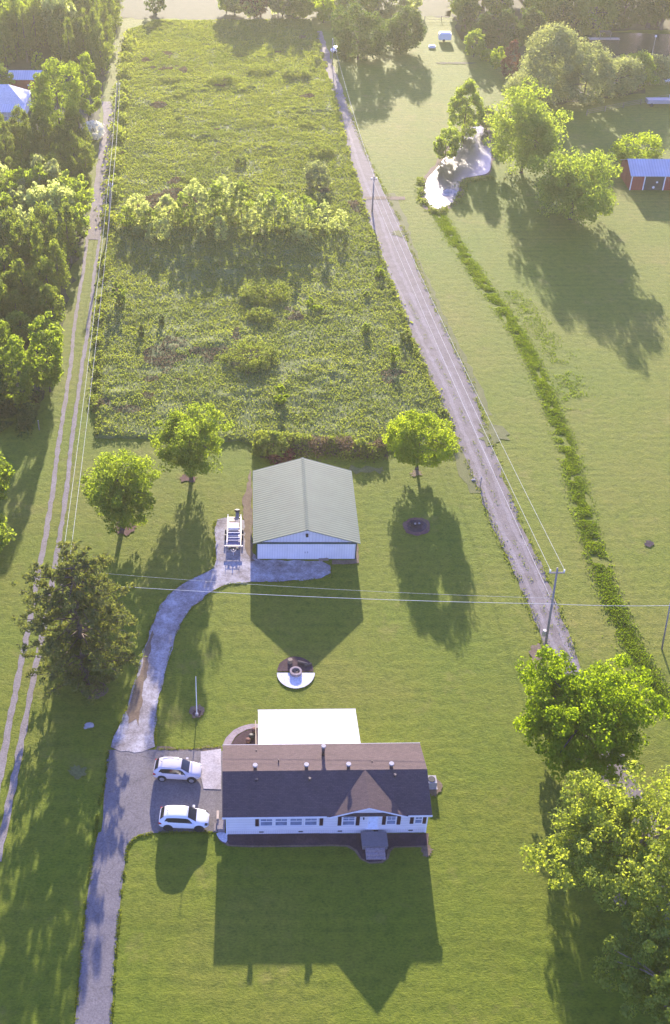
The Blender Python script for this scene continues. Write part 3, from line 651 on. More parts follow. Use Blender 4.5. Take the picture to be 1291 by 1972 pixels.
# ------------------------------------------------------------ garage barn
BX, BY = .95, 100.6; BW, BL, BE, BR = 11.3, 13.7, 2.6, 4.45
barn = thing('garage_barn', 'large white metal garage with pale green ribbed roof', 'garage', (BX, BY, 0), 0)
bc = BW / 2
w = MB().box(0, BW, 0, BL, 0, BE); w.add([(0, .001, BE), (BW, .001, BE), (bc, .001, BR - .12)], [(0, 1, 2)]); w.add([(0, BL - .001, BE), (BW, BL - .001, BE), (bc, BL - .001, BR - .12)], [(0, 2, 1)])
w.build('wall', M['barnwall'], barn)
for s, nm in ((-1, 'a'), (1, 'b')):
    ex = -.5 if s < 0 else BW + .5; e0 = BE - .5 * (BR - BE) / bc + .03
    m = MB().add([(ex, -.35, e0), (bc, -.35, BR), (bc, BL + .3, BR), (ex, BL + .3, e0), (ex, -.35, e0 + .06), (bc, -.35, BR + .06), (bc, BL + .3, BR + .06), (ex, BL + .3, e0 + .06)],
        [(0, 1, 2, 3), (7, 6, 5, 4), (0, 4, 5, 1), (2, 6, 7, 3), (0, 3, 7, 4)])
    m.build('roof_slope', M['greenroof'], barn)
MB().prism([(bc - .22, BR + .02), (bc, BR + .1), (bc + .22, BR + .02), (bc, BR + .13)], -.38, BL + .33).build('ridge_cap', M['greenroof'], barn)
B('door_header', M['greentrim'], barn, -.12, BW + .12, -.16, -.002, BE - .28, BE - .1)
for x in (-.12, BW): B('corner_trim', M['greentrim'], barn, x, x + .12, -.13, -.002, 0, BE - .282)
for k in range(4):
    xa = .02 + [0, 3.4, 5.65, 7.95][k]; xb = .02 + [3.38, 5.63, 7.93, 11.25][k]
    d = B('sliding_door', M['barndoor'], barn, xa, xb, -.12 if k in (1, 2) else -.08, -.004, .05, BE - .285)
    if k in (1, 2): B('handle', M['pipe'], d, (xb - .18) if k == 1 else (xa + .1), (xb - .1) if k == 1 else (xa + .18), -.16, -.121, .95, 1.2)
MB().box(bc - .15, bc + .15, -.5, -.002, BR - .85, BR - .7).build('floodlight', M['black'], barn)
X, Y, _ = G(688, 1060); mt = thing('meter_box', 'small grey meter box on the right wall of the garage', 'meter box', (BX + BW + .02, BY + 1.0, 0), 0)
B('case', M['pipe'], mt, 0, .25, 0, .4, 1.2, 1.8); B('conduit', M['pipe'], mt, .05, .12, .15, .22, .05, 1.2)
for a, (px, py, s) in enumerate(((627, 1077, .35), (618, 1078, .25))):
    X, Y, _ = G(px, py)
    o = MB().box(-s, s, -.2, .2, 0, .1).cyl((-s * .5, 0, .1), (s * .5, .05, .15), .07).build('scrap_timber', M['wood'], None); o.location = (X, Y - .15, .08)
    tag(o, ['short timber offcuts lying at the garage door', 'small piece of timber left of the offcuts at the garage door'][a], 'timber')

# ------------------------------------------------------------ utility trailer
X, Y, _ = G(451, 1028, .6)
tr_ = thing('utility_trailer', 'open steel utility trailer with ladder-like rails parked beside the green-roofed garage', 'trailer', (X, Y - .3, 0), math.radians(-.5))
fr = MB()
for x in (-.85, .75): fr.box(x, x + .1, -2.0, 3.4, .62, .72)
for y in (-2.0, -1.1, -.2, .75, 3.3): fr.box(-.75, .75, y, y + .1, .63, .71)
fr.box(-1.05, 1.05, -2.15, -2.02, .58, .74)
fr.build('frame', M['steel'], tr_)
B('deck', M['tarp'], tr_, -.74, .74, -1.9, .8, .5, .58)
ur = MB()
for x in (-.8, .75): ur.box(x, x + .05, -1.95, 3.3, 1.15, 1.2)
for x in (-.8, .75):
    for y in (-1.95, -.2, 1.5, 3.25): ur.box(x, x + .05, y, y + .05, .72, 1.15)
for y in (-1.1, -.2, .7): ur.box(-.75, .75, y, y + .05, 1.15, 1.19)
ur.build('side_rail', M['white'], tr_)
MB().box(-.68, .55, .9, 1.75, .72, 1.12).build('tool_box', M['white'], tr_)
MB().box(-.7, .2, 2.0, 3.1, .72, .8).box(-.6, .1, 2.3, 2.7, .8, .95).build('board_stack', M['paleboard'], tr_)
for x in (-1.1, .92):
    for y in (-.05, .95):
        wl = MB().cyl((x, y, .36), (x + .2, y, .36), .36, n=16).build('wheel', M['black'], tr_, False)
        MB().cyl((x - .01, y, .36), (x + .21, y, .36), .17, n=12).build('rim', M['rim'], wl)
MB().cyl((-.7, -2.15, .6), (0, -3.1, .55), .05).cyl((.7, -2.15, .6), (0, -3.1, .55), .05).cyl((0, -3.05, .55), (0, -3.55, .5), .05).cyl((0, -3.0, .1), (0, -3.0, .95), .05).build('tongue', M['steel'], tr_)
B('battery_box', M['black'], tr_, -.6, -.35, -2.6, -2.3, .55, .8); B('battery_box', M['black'], tr_, .3, .55, -2.6, -2.3, .5, .75)
sp = MB().box(.15, .55, 2.0, 4.2, .75, 1.0).build('loading_ramp', M['deckwood'], tr_)
sw = MB().cyl((.32, 4.1, 1.02), (.32, 4.2, 1.22), .34, n=18).build('spare_wheel', M['black'], tr_); MB().cyl((.32, 4.16, 1.14), (.32, 4.205, 1.235), .15, n=12).build('rim', M['rim'], sw)

# ------------------------------------------------------------ cars (nose towards +x)
def car(label, loc, rz, paint, glassm, rimdark, rail):
    root = thing('parked_car', label, 'car', loc, rz)
    xs = [-2.22, -2.17, -1.98, -1.72, -1.35, -.8, -.2, .32, .62, .98, 1.3, 1.62, 1.95, 2.14, 2.22]
    belt = [.78, .98, 1.03, 1.05, 1.04, 1.02, 1.0, .99, .98, .97, .95, .90, .82, .72, .60]
    top = [.84, 1.05, 1.28, 1.52, 1.62, 1.67, 1.66, 1.61, 1.44, 1.19, 1.02, .97, .88, .77, .64]
    wb = [.72, .84, .89, .92, .93, .935, .935, .93, .925, .915, .90, .88, .82, .72, .58]
    wt = [.62, .70, .68, .66, .66, .665, .66, .65, .67, .71, .78, .74, .68, .58, .46]
    zb_ = [.42, .34, .30, .28, .26, .25, .25, .25, .25, .25, .26, .27, .30, .36, .42]
    vs = []; fs = []
    for i, x in enumerate(xs):
        sec = [(wb[i] * .9, zb_[i]), (wb[i] * .99, zb_[i] + .14), (wb[i] * 1.0, belt[i] * .72), (wb[i] * .975, belt[i]), (wt[i], top[i] - .03), (wt[i] * .82, top[i] + .01), (wt[i] * .4, top[i] + .035)]
        full = [(x, y, z) for y, z in sec] + [(x, -y, z) for y, z in sec[::-1]]
        vs += full
    n = 14
    for i in range(len(xs) - 1):
        for j in range(n):
            fs.append((i * n + j, i * n + (j + 1) % n, (i + 1) * n + (j + 1) % n, (i + 1) * n + j))
    fs.append(tuple(range(n))); fs.append(tuple(range(len(vs) - 1, len(vs) - n - 1, -1)))
    fs = [f[::-1] for f in fs]
    body = raw('body', vs, fs, paint, root, True)
    bev = body.modifiers.new('sub', 'SUBSURF'); bev.levels = 2; bev.render_levels = 2
    def lerp_sec(x, y, z): return (x, y, z)
    def ip(arr, x): return float(np.interp(x, xs, arr))
    def sidept(x, f, s, o=.012):
        b = ip(belt, x) + .01; t = ip(top, x) - .05; yb = ip(wb, x) * .965; yt = ip(wt, x) + .005
        return (x, s * (yb + (yt - yb) * f + o), b + (t - b) * f)
    for s in (-1, 1):
        g_ = MB(); X_ = np.linspace(-1.68, .78, 14); lo = [sidept(x, .14 if x > -1.4 else .3, s) for x in X_]
        hi = [sidept(x, min(.86, .14 + max(0, (x + 1.75)) * 3.0, .14 + max(0, (.92 - x)) * 1.9), s) for x in X_]
        for i in range(13):
            q4 = [lo[i], lo[i + 1], hi[i + 1], hi[i]]; g_.add(q4, [(0, 1, 2, 3) if s < 0 else (3, 2, 1, 0)])
        g_.build('side_window', glassm, root, True)
    def pane(name, xa, xb, fa, fb, ga, gb_, o):
        g_ = MB(); N_ = 8; vv = []
        for x, wf in ((xa, ga), (xb, gb_)):
            for k in range(N_ + 1):
                u = -1 + 2 * k / N_; w_ = ip(wt, x) * wf; vv.append((x + (.0), u * w_, ip(top, x) + .03 - .045 * u * u + o))
        g_.add(vv, [(k, k + 1, N_ + 2 + k, N_ + 1 + k) for k in range(N_)]); return g_.build(name, glassm, root, True)
    # windscreen and rear window follow the body in three bands
    def screen(name, x_list, wf, o=.02):
        g_ = MB(); N_ = 8
        for x in x_list:
            for k in range(N_ + 1):
                u = -1 + 2 * k / N_; g_.v.append((x, u * ip(wt, x) * wf, ip(top, x) + .028 - .04 * u * u + o))
        m_ = N_ + 1
        for i in range(len(x_list) - 1):
            for k in range(N_): g_.f.append((i * m_ + k, (i + 1) * m_ + k, (i + 1) * m_ + k + 1, i * m_ + k + 1))
        return g_.build(name, glassm, root, True)
    screen('windscreen', [.40, .55, .75, .95, 1.12], .93)
    screen('rear_window', [-2.10, -2.0, -1.88, -1.76], .9, .03)
    for x in (-1.38, 1.38):
        for s in (-1, 1):
            y = s * .90
            MB().cyl((x, y - s * .1, .40), (x, y + s * .045, .40), .43, n=24).build('wheel_arch', M['black'], root)
            w_ = MB().cyl((x, y - s * .12, .35), (x, y + s * .075, .35), .35, n=24).build('wheel', M['black'], root)
            MB().cyl((x, y, .35), (x, y + s * .082, .35), .23, n=16).build('rim', M['black'] if rimdark else M['rim'], w_)
    for s in (-1, 1):
        MB().add([(1.93, s * .60, .80), (2.16, s * .58, .70), (2.12, s * .74, .66), (1.9, s * .84, .78), (1.93, s * .60, .88), (2.17, s * .58, .77), (2.13, s * .75, .73), (1.9, s * .86, .86)], [(0, 1, 2, 3), (4, 5, 6, 7), (0, 1, 5, 4), (1, 2, 6, 5), (2, 3, 7, 6)]).build('headlight', M['lamp'] if not rimdark else M['black'], root)
        MB().box(-2.2, -1.95, min(s * .78, s * .9), max(s * .78, s * .9), .82, .98).build('tail_light', M['redlamp'], root)
        MB().box(.7, .9, min(s * .95, s * 1.12), max(s * .95, s * 1.12), 1.0, 1.14).build('mirror', paint, root)
        if rail: MB().cyl((-1.4, s * .62, 1.69), (.1, s * .61, 1.7), .025).build('roof_rail', M['pipe'], root)
    MB().box(2.16, 2.235, -.45, .45, .42, .58).build('grille', M['black'], root)
    MB().cyl((-1.4, 0, 1.66), (-1.6, 0, 1.82), .03, .008).build('antenna', M['black'], root)
    return root
X, Y, _ = G(342.5, 1481, .8); car('silver-white car with grey wheels parked farther from the camera beside the concrete slab', (X, Y, .04), math.radians(-4), M['carpearl'], M['darkglass'], False, True)
X, Y, _ = G(355, 1574, .8); car('pure white car with dark wheels parked by the grass at the front of the driveway', (X, Y, .04), math.radians(-2.5), M['carwhite'], M['darkglass'], True, False)

# ------------------------------------------------------------ yard things
X, Y, _ = G(570, 1293, .3)
fp = thing('fire_pit', 'round stone fire ring at the edge of the half-round patio', 'fire pit', (X, Y, 0))
R1, R0 = .62, .42; v = []; f = []
for k in range(24):
    a = 2 * PI * k / 24
    for r_, z_ in ((R1, 0), (R1, .42), (R0, .42), (R0, .05)): v.append((r_ * math.cos(a), r_ * math.sin(a), z_))
for k in range(24):
    b0 = k * 4; b1 = ((k + 1) % 24) * 4
    for j in range(3): f.append((b0 + j, b1 + j, b1 + j + 1, b0 + j + 1))
raw('ring', v, f, M['walk'], fp); MB().cyl((0, 0, .06), (0, 0, .1), .42, n=20).build('ash_bed', M['ash'], fp)
MB().cyl((-.3, -.1, .18), (.3, .15, .22), .06).cyl((-.1, .3, .18), (.15, -.3, .26), .06).cyl((-.25, .2, .2), (.2, -.1, .3), .05).build('firewood', M['wood'], fp)
X, Y, _ = G(559, 1277)
o = MB().cyl((0, 0, 0), (0, 0, .5), .27, .24, 12).build('tree_stump', M['palebark'], None); o.location = (X, Y, .05); tag(o, 'pale upright log seat behind the fire ring', 'stump')
X, Y, _ = G(583, 1277)
o = MB().cyl((-.5, 0, .15), (.5, -.3, .15), .15, .13, 10).build('log', M['bark'], None); o.location = (X, Y, .05); tag(o, 'dark log lying right of the log seat by the fire ring', 'log')
o = MB().cyl((-.4, 0, .12), (.3, .3, .12), .12, .1, 8).build('log', M['bark'], None); X, Y, _ = G(595, 1284); o.location = (X, Y, .05); tag(o, 'small dark log at the right rim of the fire pit patio', 'log')
X, Y, _ = G(379.5, 1378)
fpz = None
def pole_z(bx, by, ty):
    Yb = G(bx, by)[1]; lo, hi = 0, 40
    for _ in range(50):
        m = (lo + hi) / 2
        if G(bx, ty, m)[1] > Yb: lo = m
        else: hi = m
    return lo
zt_ = pole_z(379, 1378, 1303)
o = thing('flag_pole', 'thin bare white pole standing in a soil ring on the lawn', 'pole', (X, Y, 0))
MB().cyl((0, 0, 0), (.05, 0, zt_), .05, .03, 8).build('mast', M['white'], o); MB().cyl((0, 0, .02), (0, 0, .3), .16, n=10).build('footing', M['stone'], o)
X, Y, _ = G(172, 1398)
def rock(loc, s, seed):
    bm = bmesh.new(); bmesh.ops.create_icosphere(bm, subdivisions=2, radius=1); R = random.Random(seed)
    for v_ in bm.verts: v_.co = Vector((v_.co.x * s[0], v_.co.y * s[1], max(-.1, v_.co.z * s[2]))) * R.uniform(.85, 1.12)
    me = bpy.data.meshes.new('rock'); bm.to_mesh(me); bm.free(); me.materials.append(M['stone']); o = bpy.data.objects.new('rock', me); link(o); o.location = loc; return o
tag(rock((X, Y, .1), (.5, .35, .25), 1), 'flat grey rock lying in the shaded lawn below the big pine', 'rock')
for k, (px, py, s, lb) in enumerate(((165, 1402, .2, 'small grey stone just left of the flat rock below the big pine'), (862, 370, .9, 'low grey rocks at the near end of the pond'), (912, 925, .3, 'pale stone at the verge between the lawn and the gravel road'))):
    X, Y, _ = G(px, py); tag(rock((X, Y, .05), (s, s * .8, s * .5), k + 5), lb, 'rock')
X, Y, _ = G(803, 1013)
bp = thing('burn_pile', 'heap of burnt sticks and ash in the round scorched patch', 'burn pile', (X, Y, .05))
m = MB()
for k in range(26):
    a = random.uniform(0, 2 * PI); r_ = random.uniform(0, .7); c = Vector((r_ * math.cos(a), r_ * math.sin(a), .12)); d = Vector((random.uniform(-.5, .5), random.uniform(-.5, .5), random.uniform(-.05, .25)))
    m.cyl(c - d, c + d, .04, .03, 5)
m.build('sticks', M['ash'], bp); MB().cyl((-.3, .1, .2), (-.1, .15, .22), .12).cyl((.2, .2, .18), (.35, .1, .3), .1).build('ash_lumps', M['stone'], bp)
# fence posts
for k, (px, py, lb) in enumerate(((925, 938, 'thin metal stake at the verge below the stone by the gravel road'), (76, 828, 'weathered corner post of the fence at the foot of the left woods'))):
    X, Y, _ = G(px, py); o = thing('fence_post', lb, 'post', (X, Y, 0)); MB().cyl((0, 0, 0), (0, 0, 1.5), .07, .06, 8).build('post', M['pole'], o); MB().cyl((0, 0, 1.5), (0, 0, 1.56), .08, .02, 8).build('cap', M['steel'], o)
# ------------------------------------------------------------ utility poles
def pole(label, bx, by, tx, ty, arm=None, trans=False, hz=None, rad=.15):
    z = hz or pole_z(bx, by, ty); b = G(bx, by); tX = G(tx, ty, z)[0] if tx is not None else b[0]
    root = thing('utility_pole', label, 'utility pole', (b[0], b[1], 0))
    top = Vector((tX - b[0], 0, z))
    MB().cyl((0, 0, -.2), top, rad, rad * .62, 10).build('shaft', M['pole'], root, True)
    if arm:
        c = top - Vector((0, 0, .5)); MB().box(c.x - arm, c.x + arm, -.16, -.06, c.z - .07, c.z + .07).build('crossarm', M['pole'], root)
    ins = []
    for dx in ((-arm, arm) if arm else (0,)):
        q = Vector((top.x + dx * .92, -.1, top.z - (.43 if arm else 0))); MB().cyl(q, q + Vector((0, 0, .28)), .06, .09, 8).build('insulator', M['white'], root); ins.append(Vector((b[0], b[1], 0)) + q + Vector((0, 0, .28)))
    if trans:
        q = Vector((top.x * .25, 0, z * .27)); MB().cyl(q + Vector((-.35, 0, 0)), q + Vector((-.35, 0, .7)), .2, n=12).build('meter_can', M['steel'], root)
    ins.append(Vector((b[0], b[1], 0)) + top * .999)
    return ins
A_ = pole('tall leaning utility pole with crossarm beside the near gravel road', 1047, 1268, 1074, 1094, .75, True)
B_ = pole('utility pole at the roadside by the pond culvert', 717, 408, 721, 340, .5, rad=.17)
C_p = pole('bare dark pole near the right edge above the bright round tree', 1275, 1250, 1299, 1180, None, hz=6.5, rad=.1)
L1 = pole('utility pole on the meadow side of the left lane', 209, 450, 213, 352, .4, rad=.17)
L0 = pole('distant utility pole at the top end of the left lane', 222, 226, 228, 158, .4, rad=.16)
L2 = pole('utility pole hidden behind the big pine', 120, 1262, 122, 1118, .4)
FR = pole('far pole at the upper end of the gravel road', 640, 120, 641, 76, None, rad=.14)
def wire(name, label, a, b, sag, r=.018, group=None):
    a = Vector(a); b = Vector(b); n = 24; pts = [a.lerp(b, i / n) - Vector((0, 0, 4 * sag * (i / n) * (1 - i / n))) for i in range(n + 1)]
    
    mw = MB(); d = (b - a).normalized(); u = Vector((0, 0, 1)).cross(d).normalized(); w_ = d.cross(u)
    for p in pts:
        for j in range(6): mw.v.append(tuple(p + (u * math.cos(j * PI / 3) + w_ * math.sin(j * PI / 3)) * r))
    for i in range(n):
        for j in range(6): mw.f.append((i * 6 + j, i * 6 + (j + 1) % 6, i * 6 + 6 + (j + 1) % 6, i * 6 + 6 + j))
    o = mw.build(name, M['wire'], None, True); tag(o, label, 'power line', group); return o
def at_frac(ins, foot, f): return None
wire('power_line', 'left one of the upper wires running up the gravel road', A_[0], B_[0], .9)
wire('power_line', 'right one of the upper wires running up the gravel road', A_[1], B_[1], .9)
wire('power_line', 'lower wire strung over the middle of the gravel road', A_[2] - Vector((.2, 0, 3.6)), B_[2] - Vector((.1, 0, 2.8)), .8)
wire('power_line', 'left wire along the left lane', L2[0], L1[0], 1.3, .018); wire('power_line', 'right wire along the left lane', L2[1], L1[1], 1.3, .018)
wire('power_line', 'left wire on the far stretch of the left lane', L1[0], L0[0], 1.0, .022); wire('power_line', 'right wire on the far stretch of the left lane', L1[1], L0[1], 1.0, .022)
sA = G(1064, 1163, 8.4)
wire('power_line', 'lower wire crossing the yard above the gravel turn', sA, G(120, 1122, 8.4), .45, .022)
wire('power_line', 'thin upper wire crossing the yard above the gravel turn', G(1066, 1152, 9.0), G(130, 1098, 9.0), .5, .010)
wire('power_line', 'wire running from the near pole towards the right edge', sA, G(1400, 1162, 8.4), .3, .022)
wire('power_line', 'wires running up beyond the roadside pole', B_[2], FR[0], 1, .02)

# ------------------------------------------------------------ far buildings
def gable_building(name, label, cat, loc, rz, W_, D_, e, r_, wm, rm, extra=None, ov=.3):
    root = thing(name, label, cat, (loc[0], loc[1], 0), rz); c = D_ / 2
    m = MB().box(0, W_, 0, D_, 0, e); m.add([(0, 0, e), (0, D_, e), (0, c, r_ - .05)], [(0, 1, 2)]); m.add([(W_, 0, e), (W_, D_, e), (W_, c, r_ - .05)], [(0, 2, 1)]); m.build('wall', wm, root)
    e0 = e - ov * (r_ - e) / c + .03
    MB().prismx([(-ov, e0), (c, r_), (D_ + ov, e0), (D_ + ov, e0 + .08), (c, r_ + .08), (-ov, e0 + .08)], -ov, W_ + ov).build('roof', rm, root)
    return root
X, Y, _ = G(1212, 366)
rb = gable_building('red_barn', 'red barn with pale metal roof and open bay at the right edge', 'barn', (X, Y), math.radians(-1), 17, 8, 2.9, 4.6, M['redwall'], M['bluemetal'])
B('open_bay_shade', M['black'], rb, 2.55, 6.3, -.03, -.002, 0, 2.7)  # black panel on the wall stands in for the shade inside the bay
for x in (-.02, 2.45, 6.3, 12.6): B('trim', M['white'], rb, x, x + .2, -.06, -.002, 0, 2.85)
MB().add([(6.5, -.06, 2.7), (17, -.06, 2.2), (17, -.06, 2.4), (6.5, -.06, 2.9)], [(0, 1, 2, 3)]).build('trim_board', M['white'], rb)
MB().cyl((4.5, .0, .6), (4.5, -.12, .6), .25).cyl((5.0, 0, 1.6), (5.0, -.1, 1.6), .2).build('stored_goods', M['white'], rb)
# left house with hip roof and long porch roof
X, Y, _ = G(4, 238)
lh = thing('farmhouse', 'white house with pale hip roof and blue metal porch roof at the left edge', 'house', (X - 9, Y + 1.5, 0), 0)
B('wall', M['siding'], lh, 0, 13.6, 2, 11, 0, 3.0)
MB().add([(-.4, 1.8, 3), (14, 1.8, 3), (14, 11.4, 3), (-.4, 11.4, 3), (6.2, 6.5, 6.0), (9.8, 6.5, 6.0)], [(0, 1, 5, 4), (1, 2, 5), (2, 3, 4, 5), (3, 0, 4), (3, 2, 1, 0)]).build('roof', M['paleconcrete'], lh)
MB().add([(-.6, -1.4, 2.35), (14.2, -1.4, 2.35), (14.2, 1.9, 3.05), (-.6, 1.9, 3.05), (-.6, -1.4, 2.43), (14.2, -1.4, 2.43), (14.2, 1.9, 3.13), (-.6, 1.9, 3.13)], [(4, 5, 6, 7), (0, 1, 5, 4), (3, 2, 1, 0), (1, 2, 6, 5), (3, 0, 4, 7)]).build('porch_roof', M['bluemetal'], lh)
for x in (0, 3.4, 6.8, 10.2, 13.6): B('porch_post', M['white'], lh, x, x + .18, -1.2, -1.02, 0, 2.38)
for x in (2, 5, 8, 11):
    w_ = B('window', M['white'], lh, x, x + 1.2, 1.93, 1.998, 1, 2.4); B('pane', M['glass'], w_, x + .12, x + 1.08, 1.9, 1.93, 1.12, 2.28)
B('porch_floor', M['paleconcrete'], lh, -.4, 14, -1.2, 1.998, 0, .3); MB().box(0, 14, -1.18, -1.12, .9, 1.0).box(0, 14, -1.18, -1.12, .5, .56).build('railing', M['white'], lh)
X, Y, _ = G(20, 178)
rs = gable_building('red_shed', 'dark red shed with pale metal roof behind the left farmhouse', 'shed', (X, Y), 0, 7.2, 6, 3.0, 4.1, M['redwall'], M['bluemetal'])
B('sign_board', M['white'], rs, 4.2, 4.9, -.04, -.002, 1.5, 1.8)
# vehicles and small things far right
X, Y, _ = G(1268, 206)
tk = thing('flatbed_truck', 'grey flatbed truck with white cab at the right edge beyond the red barn', 'truck', (X - 2.6, Y, 0), 0)
MB().box(0, 5.2, 0, 2, .7, 1.5).build('bed', M['pipe'], tk); MB().box(5.3, 7.2, 0, 2, .5, 2.1).build('cab', M['white'], tk); B('windscreen', M['darkglass'], tk, 7.18, 7.23, .2, 1.8, 1.35, 1.95)
for x in (1.0, 5.9): MB().cyl((x, -.05, .4), (x, .25, .4), .42, n=14).build('wheel', M['black'], tk)
X, Y, _ = G(856, 79)
o = thing('parked_trailer', 'small white camper trailer on the grass beyond the pond', 'trailer', (X, Y, 0)); MB().box(-1.6, 1.6, -1, 1, .5, 2.0).prismx([(-1, 2.0), (1, 2.0), (.7, 2.3), (-.7, 2.3)], -1.4, 1.4).build('body', M['white'], o); MB().cyl((-.3, -1.02, .35), (-.3, -.8, .35), .35).build('wheel', M['black'], o)
X, Y, _ = G(832, 92); o = MB().box(-.9, .9, -.4, .4, .0, .5).box(-.7, .7, -.3, .3, .5, .65).build('stock_tank', M['white'], None); o.location = (X, Y, 0); tag(o, 'small white trough on the grass below the camper trailer', 'trough')
X, Y, _ = G(652, 101)
o = thing('parked_car', 'small pale car parked beneath the big dark trees by the road', 'car', (X, Y, 0), .3); MB().box(-1.9, 1.9, -.8, .8, .35, .9).prism([(-1.4, .9), (1.0, .9), (.6, 1.4), (-1.1, 1.4)], -.7, .7).build('body', M['carwhite'], o)
for x in (-1.2, 1.2): MB().cyl((x, -.85, .35), (x, .85, .35), .34, n=12).build('wheel', M['black'], o)
for px, lb in ((1270, 'left white boat hull on the grass by the lower pond'), (1286, 'right white boat hull on the grass by the lower pond')):
    X, Y, _ = G(px, 158); o = thing('rowing_boat', lb, 'boat', (X, Y, 0), .1)
    MB().add([(-1.8, -.6, .15), (1.2, -.6, .15), (2.1, 0, .3), (1.2, .6, .15), (-1.8, .6, .15), (-1.9, -.75, .7), (1.3, -.75, .7), (2.4, 0, .8), (1.3, .75, .7), (-1.9, .75, .7)], [(4, 3, 2, 1, 0), (5, 6, 7, 8, 9), (0, 1, 6, 5), (1, 2, 7, 6), (2, 3, 8, 7), (3, 4, 9, 8), (4, 0, 5, 9)]).build('hull', M['white'], o)
    MB().box(-.9, -.6, -.7, .7, .705, .75).box(.4, .7, -.7, .7, .705, .75).build('thwart', M['wood'], o)
X, Y, _ = G(1254, 115); o = thing('lamp_post', 'thin post with pale lamp at the near shore of the dark lake', 'lamp post', (X, Y, 0)); MB().cyl((0, 0, 0), (0, 0, 5.5), .08, .06).build('post', M['steel'], o); MB().cyl((0, 0, 5.5), (0, 0, 5.9), .25, .2, 10).build('lamp_head', M['white'], o)
X, Y, _ = G(1163, 78); o = thing('boat_dock', 'wooden dock with a dark shelter at the left end of the lake', 'dock', (X, Y, 0)); MB().box(-4, 4, -1, 1, .4, .5).build('deck', M['paleboard'], o); MB().box(-1.5, 1.5, -.8, .8, 2.2, 2.35).build('shelter_roof', M['brownmetal'], o)
for x in (-3.8, -1.4, 1.4, 3.8): B('post', M['wood'], o, x, x + .12, -.6, -.48, 0, 2.2 if abs(x) < 2 else .9)
# fences in the far background
def fence(label, pts, hgt=1.3):
    W3 = [G(*p) for p in pts]; root = thing('field_fence', label, 'fence', W3[0])
    o0 = Vector(W3[0]); rails = MB(); k = 0
    for a, b in zip(W3, W3[1:]):
        a = Vector(a) - o0; b = Vector(b) - o0; n = max(1, int((b - a).length / 4))
        for i in range(n):
            p = a.lerp(b, i / n); MB().cyl(p, p + Vector((0, 0, hgt)), .09, .08, 6).build('post', M['wood'], root); k += 1
        for z_ in (.4, .8, 1.2): rails.cyl(a + Vector((0, 0, z_)), b + Vector((0, 0, z_)), .035, .035, 4)
    rails.build('rail', M['wood'], root)
fence('dark rail fence at the far edge of the grass between the treelines', [(818, 41), (850, 40), (884, 42)])
fence('thin rail fence along the bank below the lower pond', [(1130, 222), (1200, 208), (1300, 190)], 1.1)

# ------------------------------------------------------------ lawn trees
def mpl(label, box, mat='maple', **k): return box_tree('maple_tree', label, 'tree', box, mat, **k)
mpl('left leafy maple with an uneven crown beside the lane', (160, 864, 298, 1020), t=.1, n_cl=230, per=95, clump=.17, leaf=.18, shape='lobed', rt=.3, seed=33)
mpl('twin-stemmed maple left of the garage at the meadow edge', (294, 782, 438, 924), t=.14, n_cl=200, per=95, clump=.17, leaf=.18, shape='lobed', rt=.26, seed=34)
box_tree('lawn_tree', 'small round lime-green tree standing alone on the lawn right of the garage', 'tree', (747, 792, 872, 896), 'lime', t=.24, n_cl=230, per=110, clump=.15, leaf=.16, rt=.2, rag=.3, seed=5)
box_tree('lawn_tree', 'large rounded bright green tree beside the gravel road on the right', 'tree', (1004, 1264, 1258, 1496), 'bright', t=.1, n_cl=460, per=105, clump=.12, leaf=.19, shape='lobed', rt=.45, seed=6)
box_tree('oak_tree', 'big loose pale green tree at the lower right edge', 'tree', (1066, 1485, 1390, 1790), 'grey_leaf', t=.12, n_cl=420, per=105, clump=.1, leaf=.17, shape='lobed', bark='palebark', rt=.4, seed=17, nl=12)
box_tree('oak_tree', 'pale green tree in the bottom right corner', 'tree', (1178, 1765, 1440, 2010), 'grey_leaf', t=.2, n_cl=300, per=100, clump=.1, leaf=.17, shape='lobed', bark='palebark', rt=.3, seed=8, nl=10)
box_tree('lawn_tree', 'tree at the left edge with only its right side in view', 'tree', (-95, 868, 25, 985), 'maple', t=.2, n_cl=110, per=60, clump=.2, leaf=.26, seed=9)
box_tree('lawn_tree', 'lower tree at the left edge with just a few leaves in view', 'tree', (-100, 985, 20, 1075), 'sapling', t=.2, n_cl=90, per=60, clump=.2, leaf=.26, seed=10)
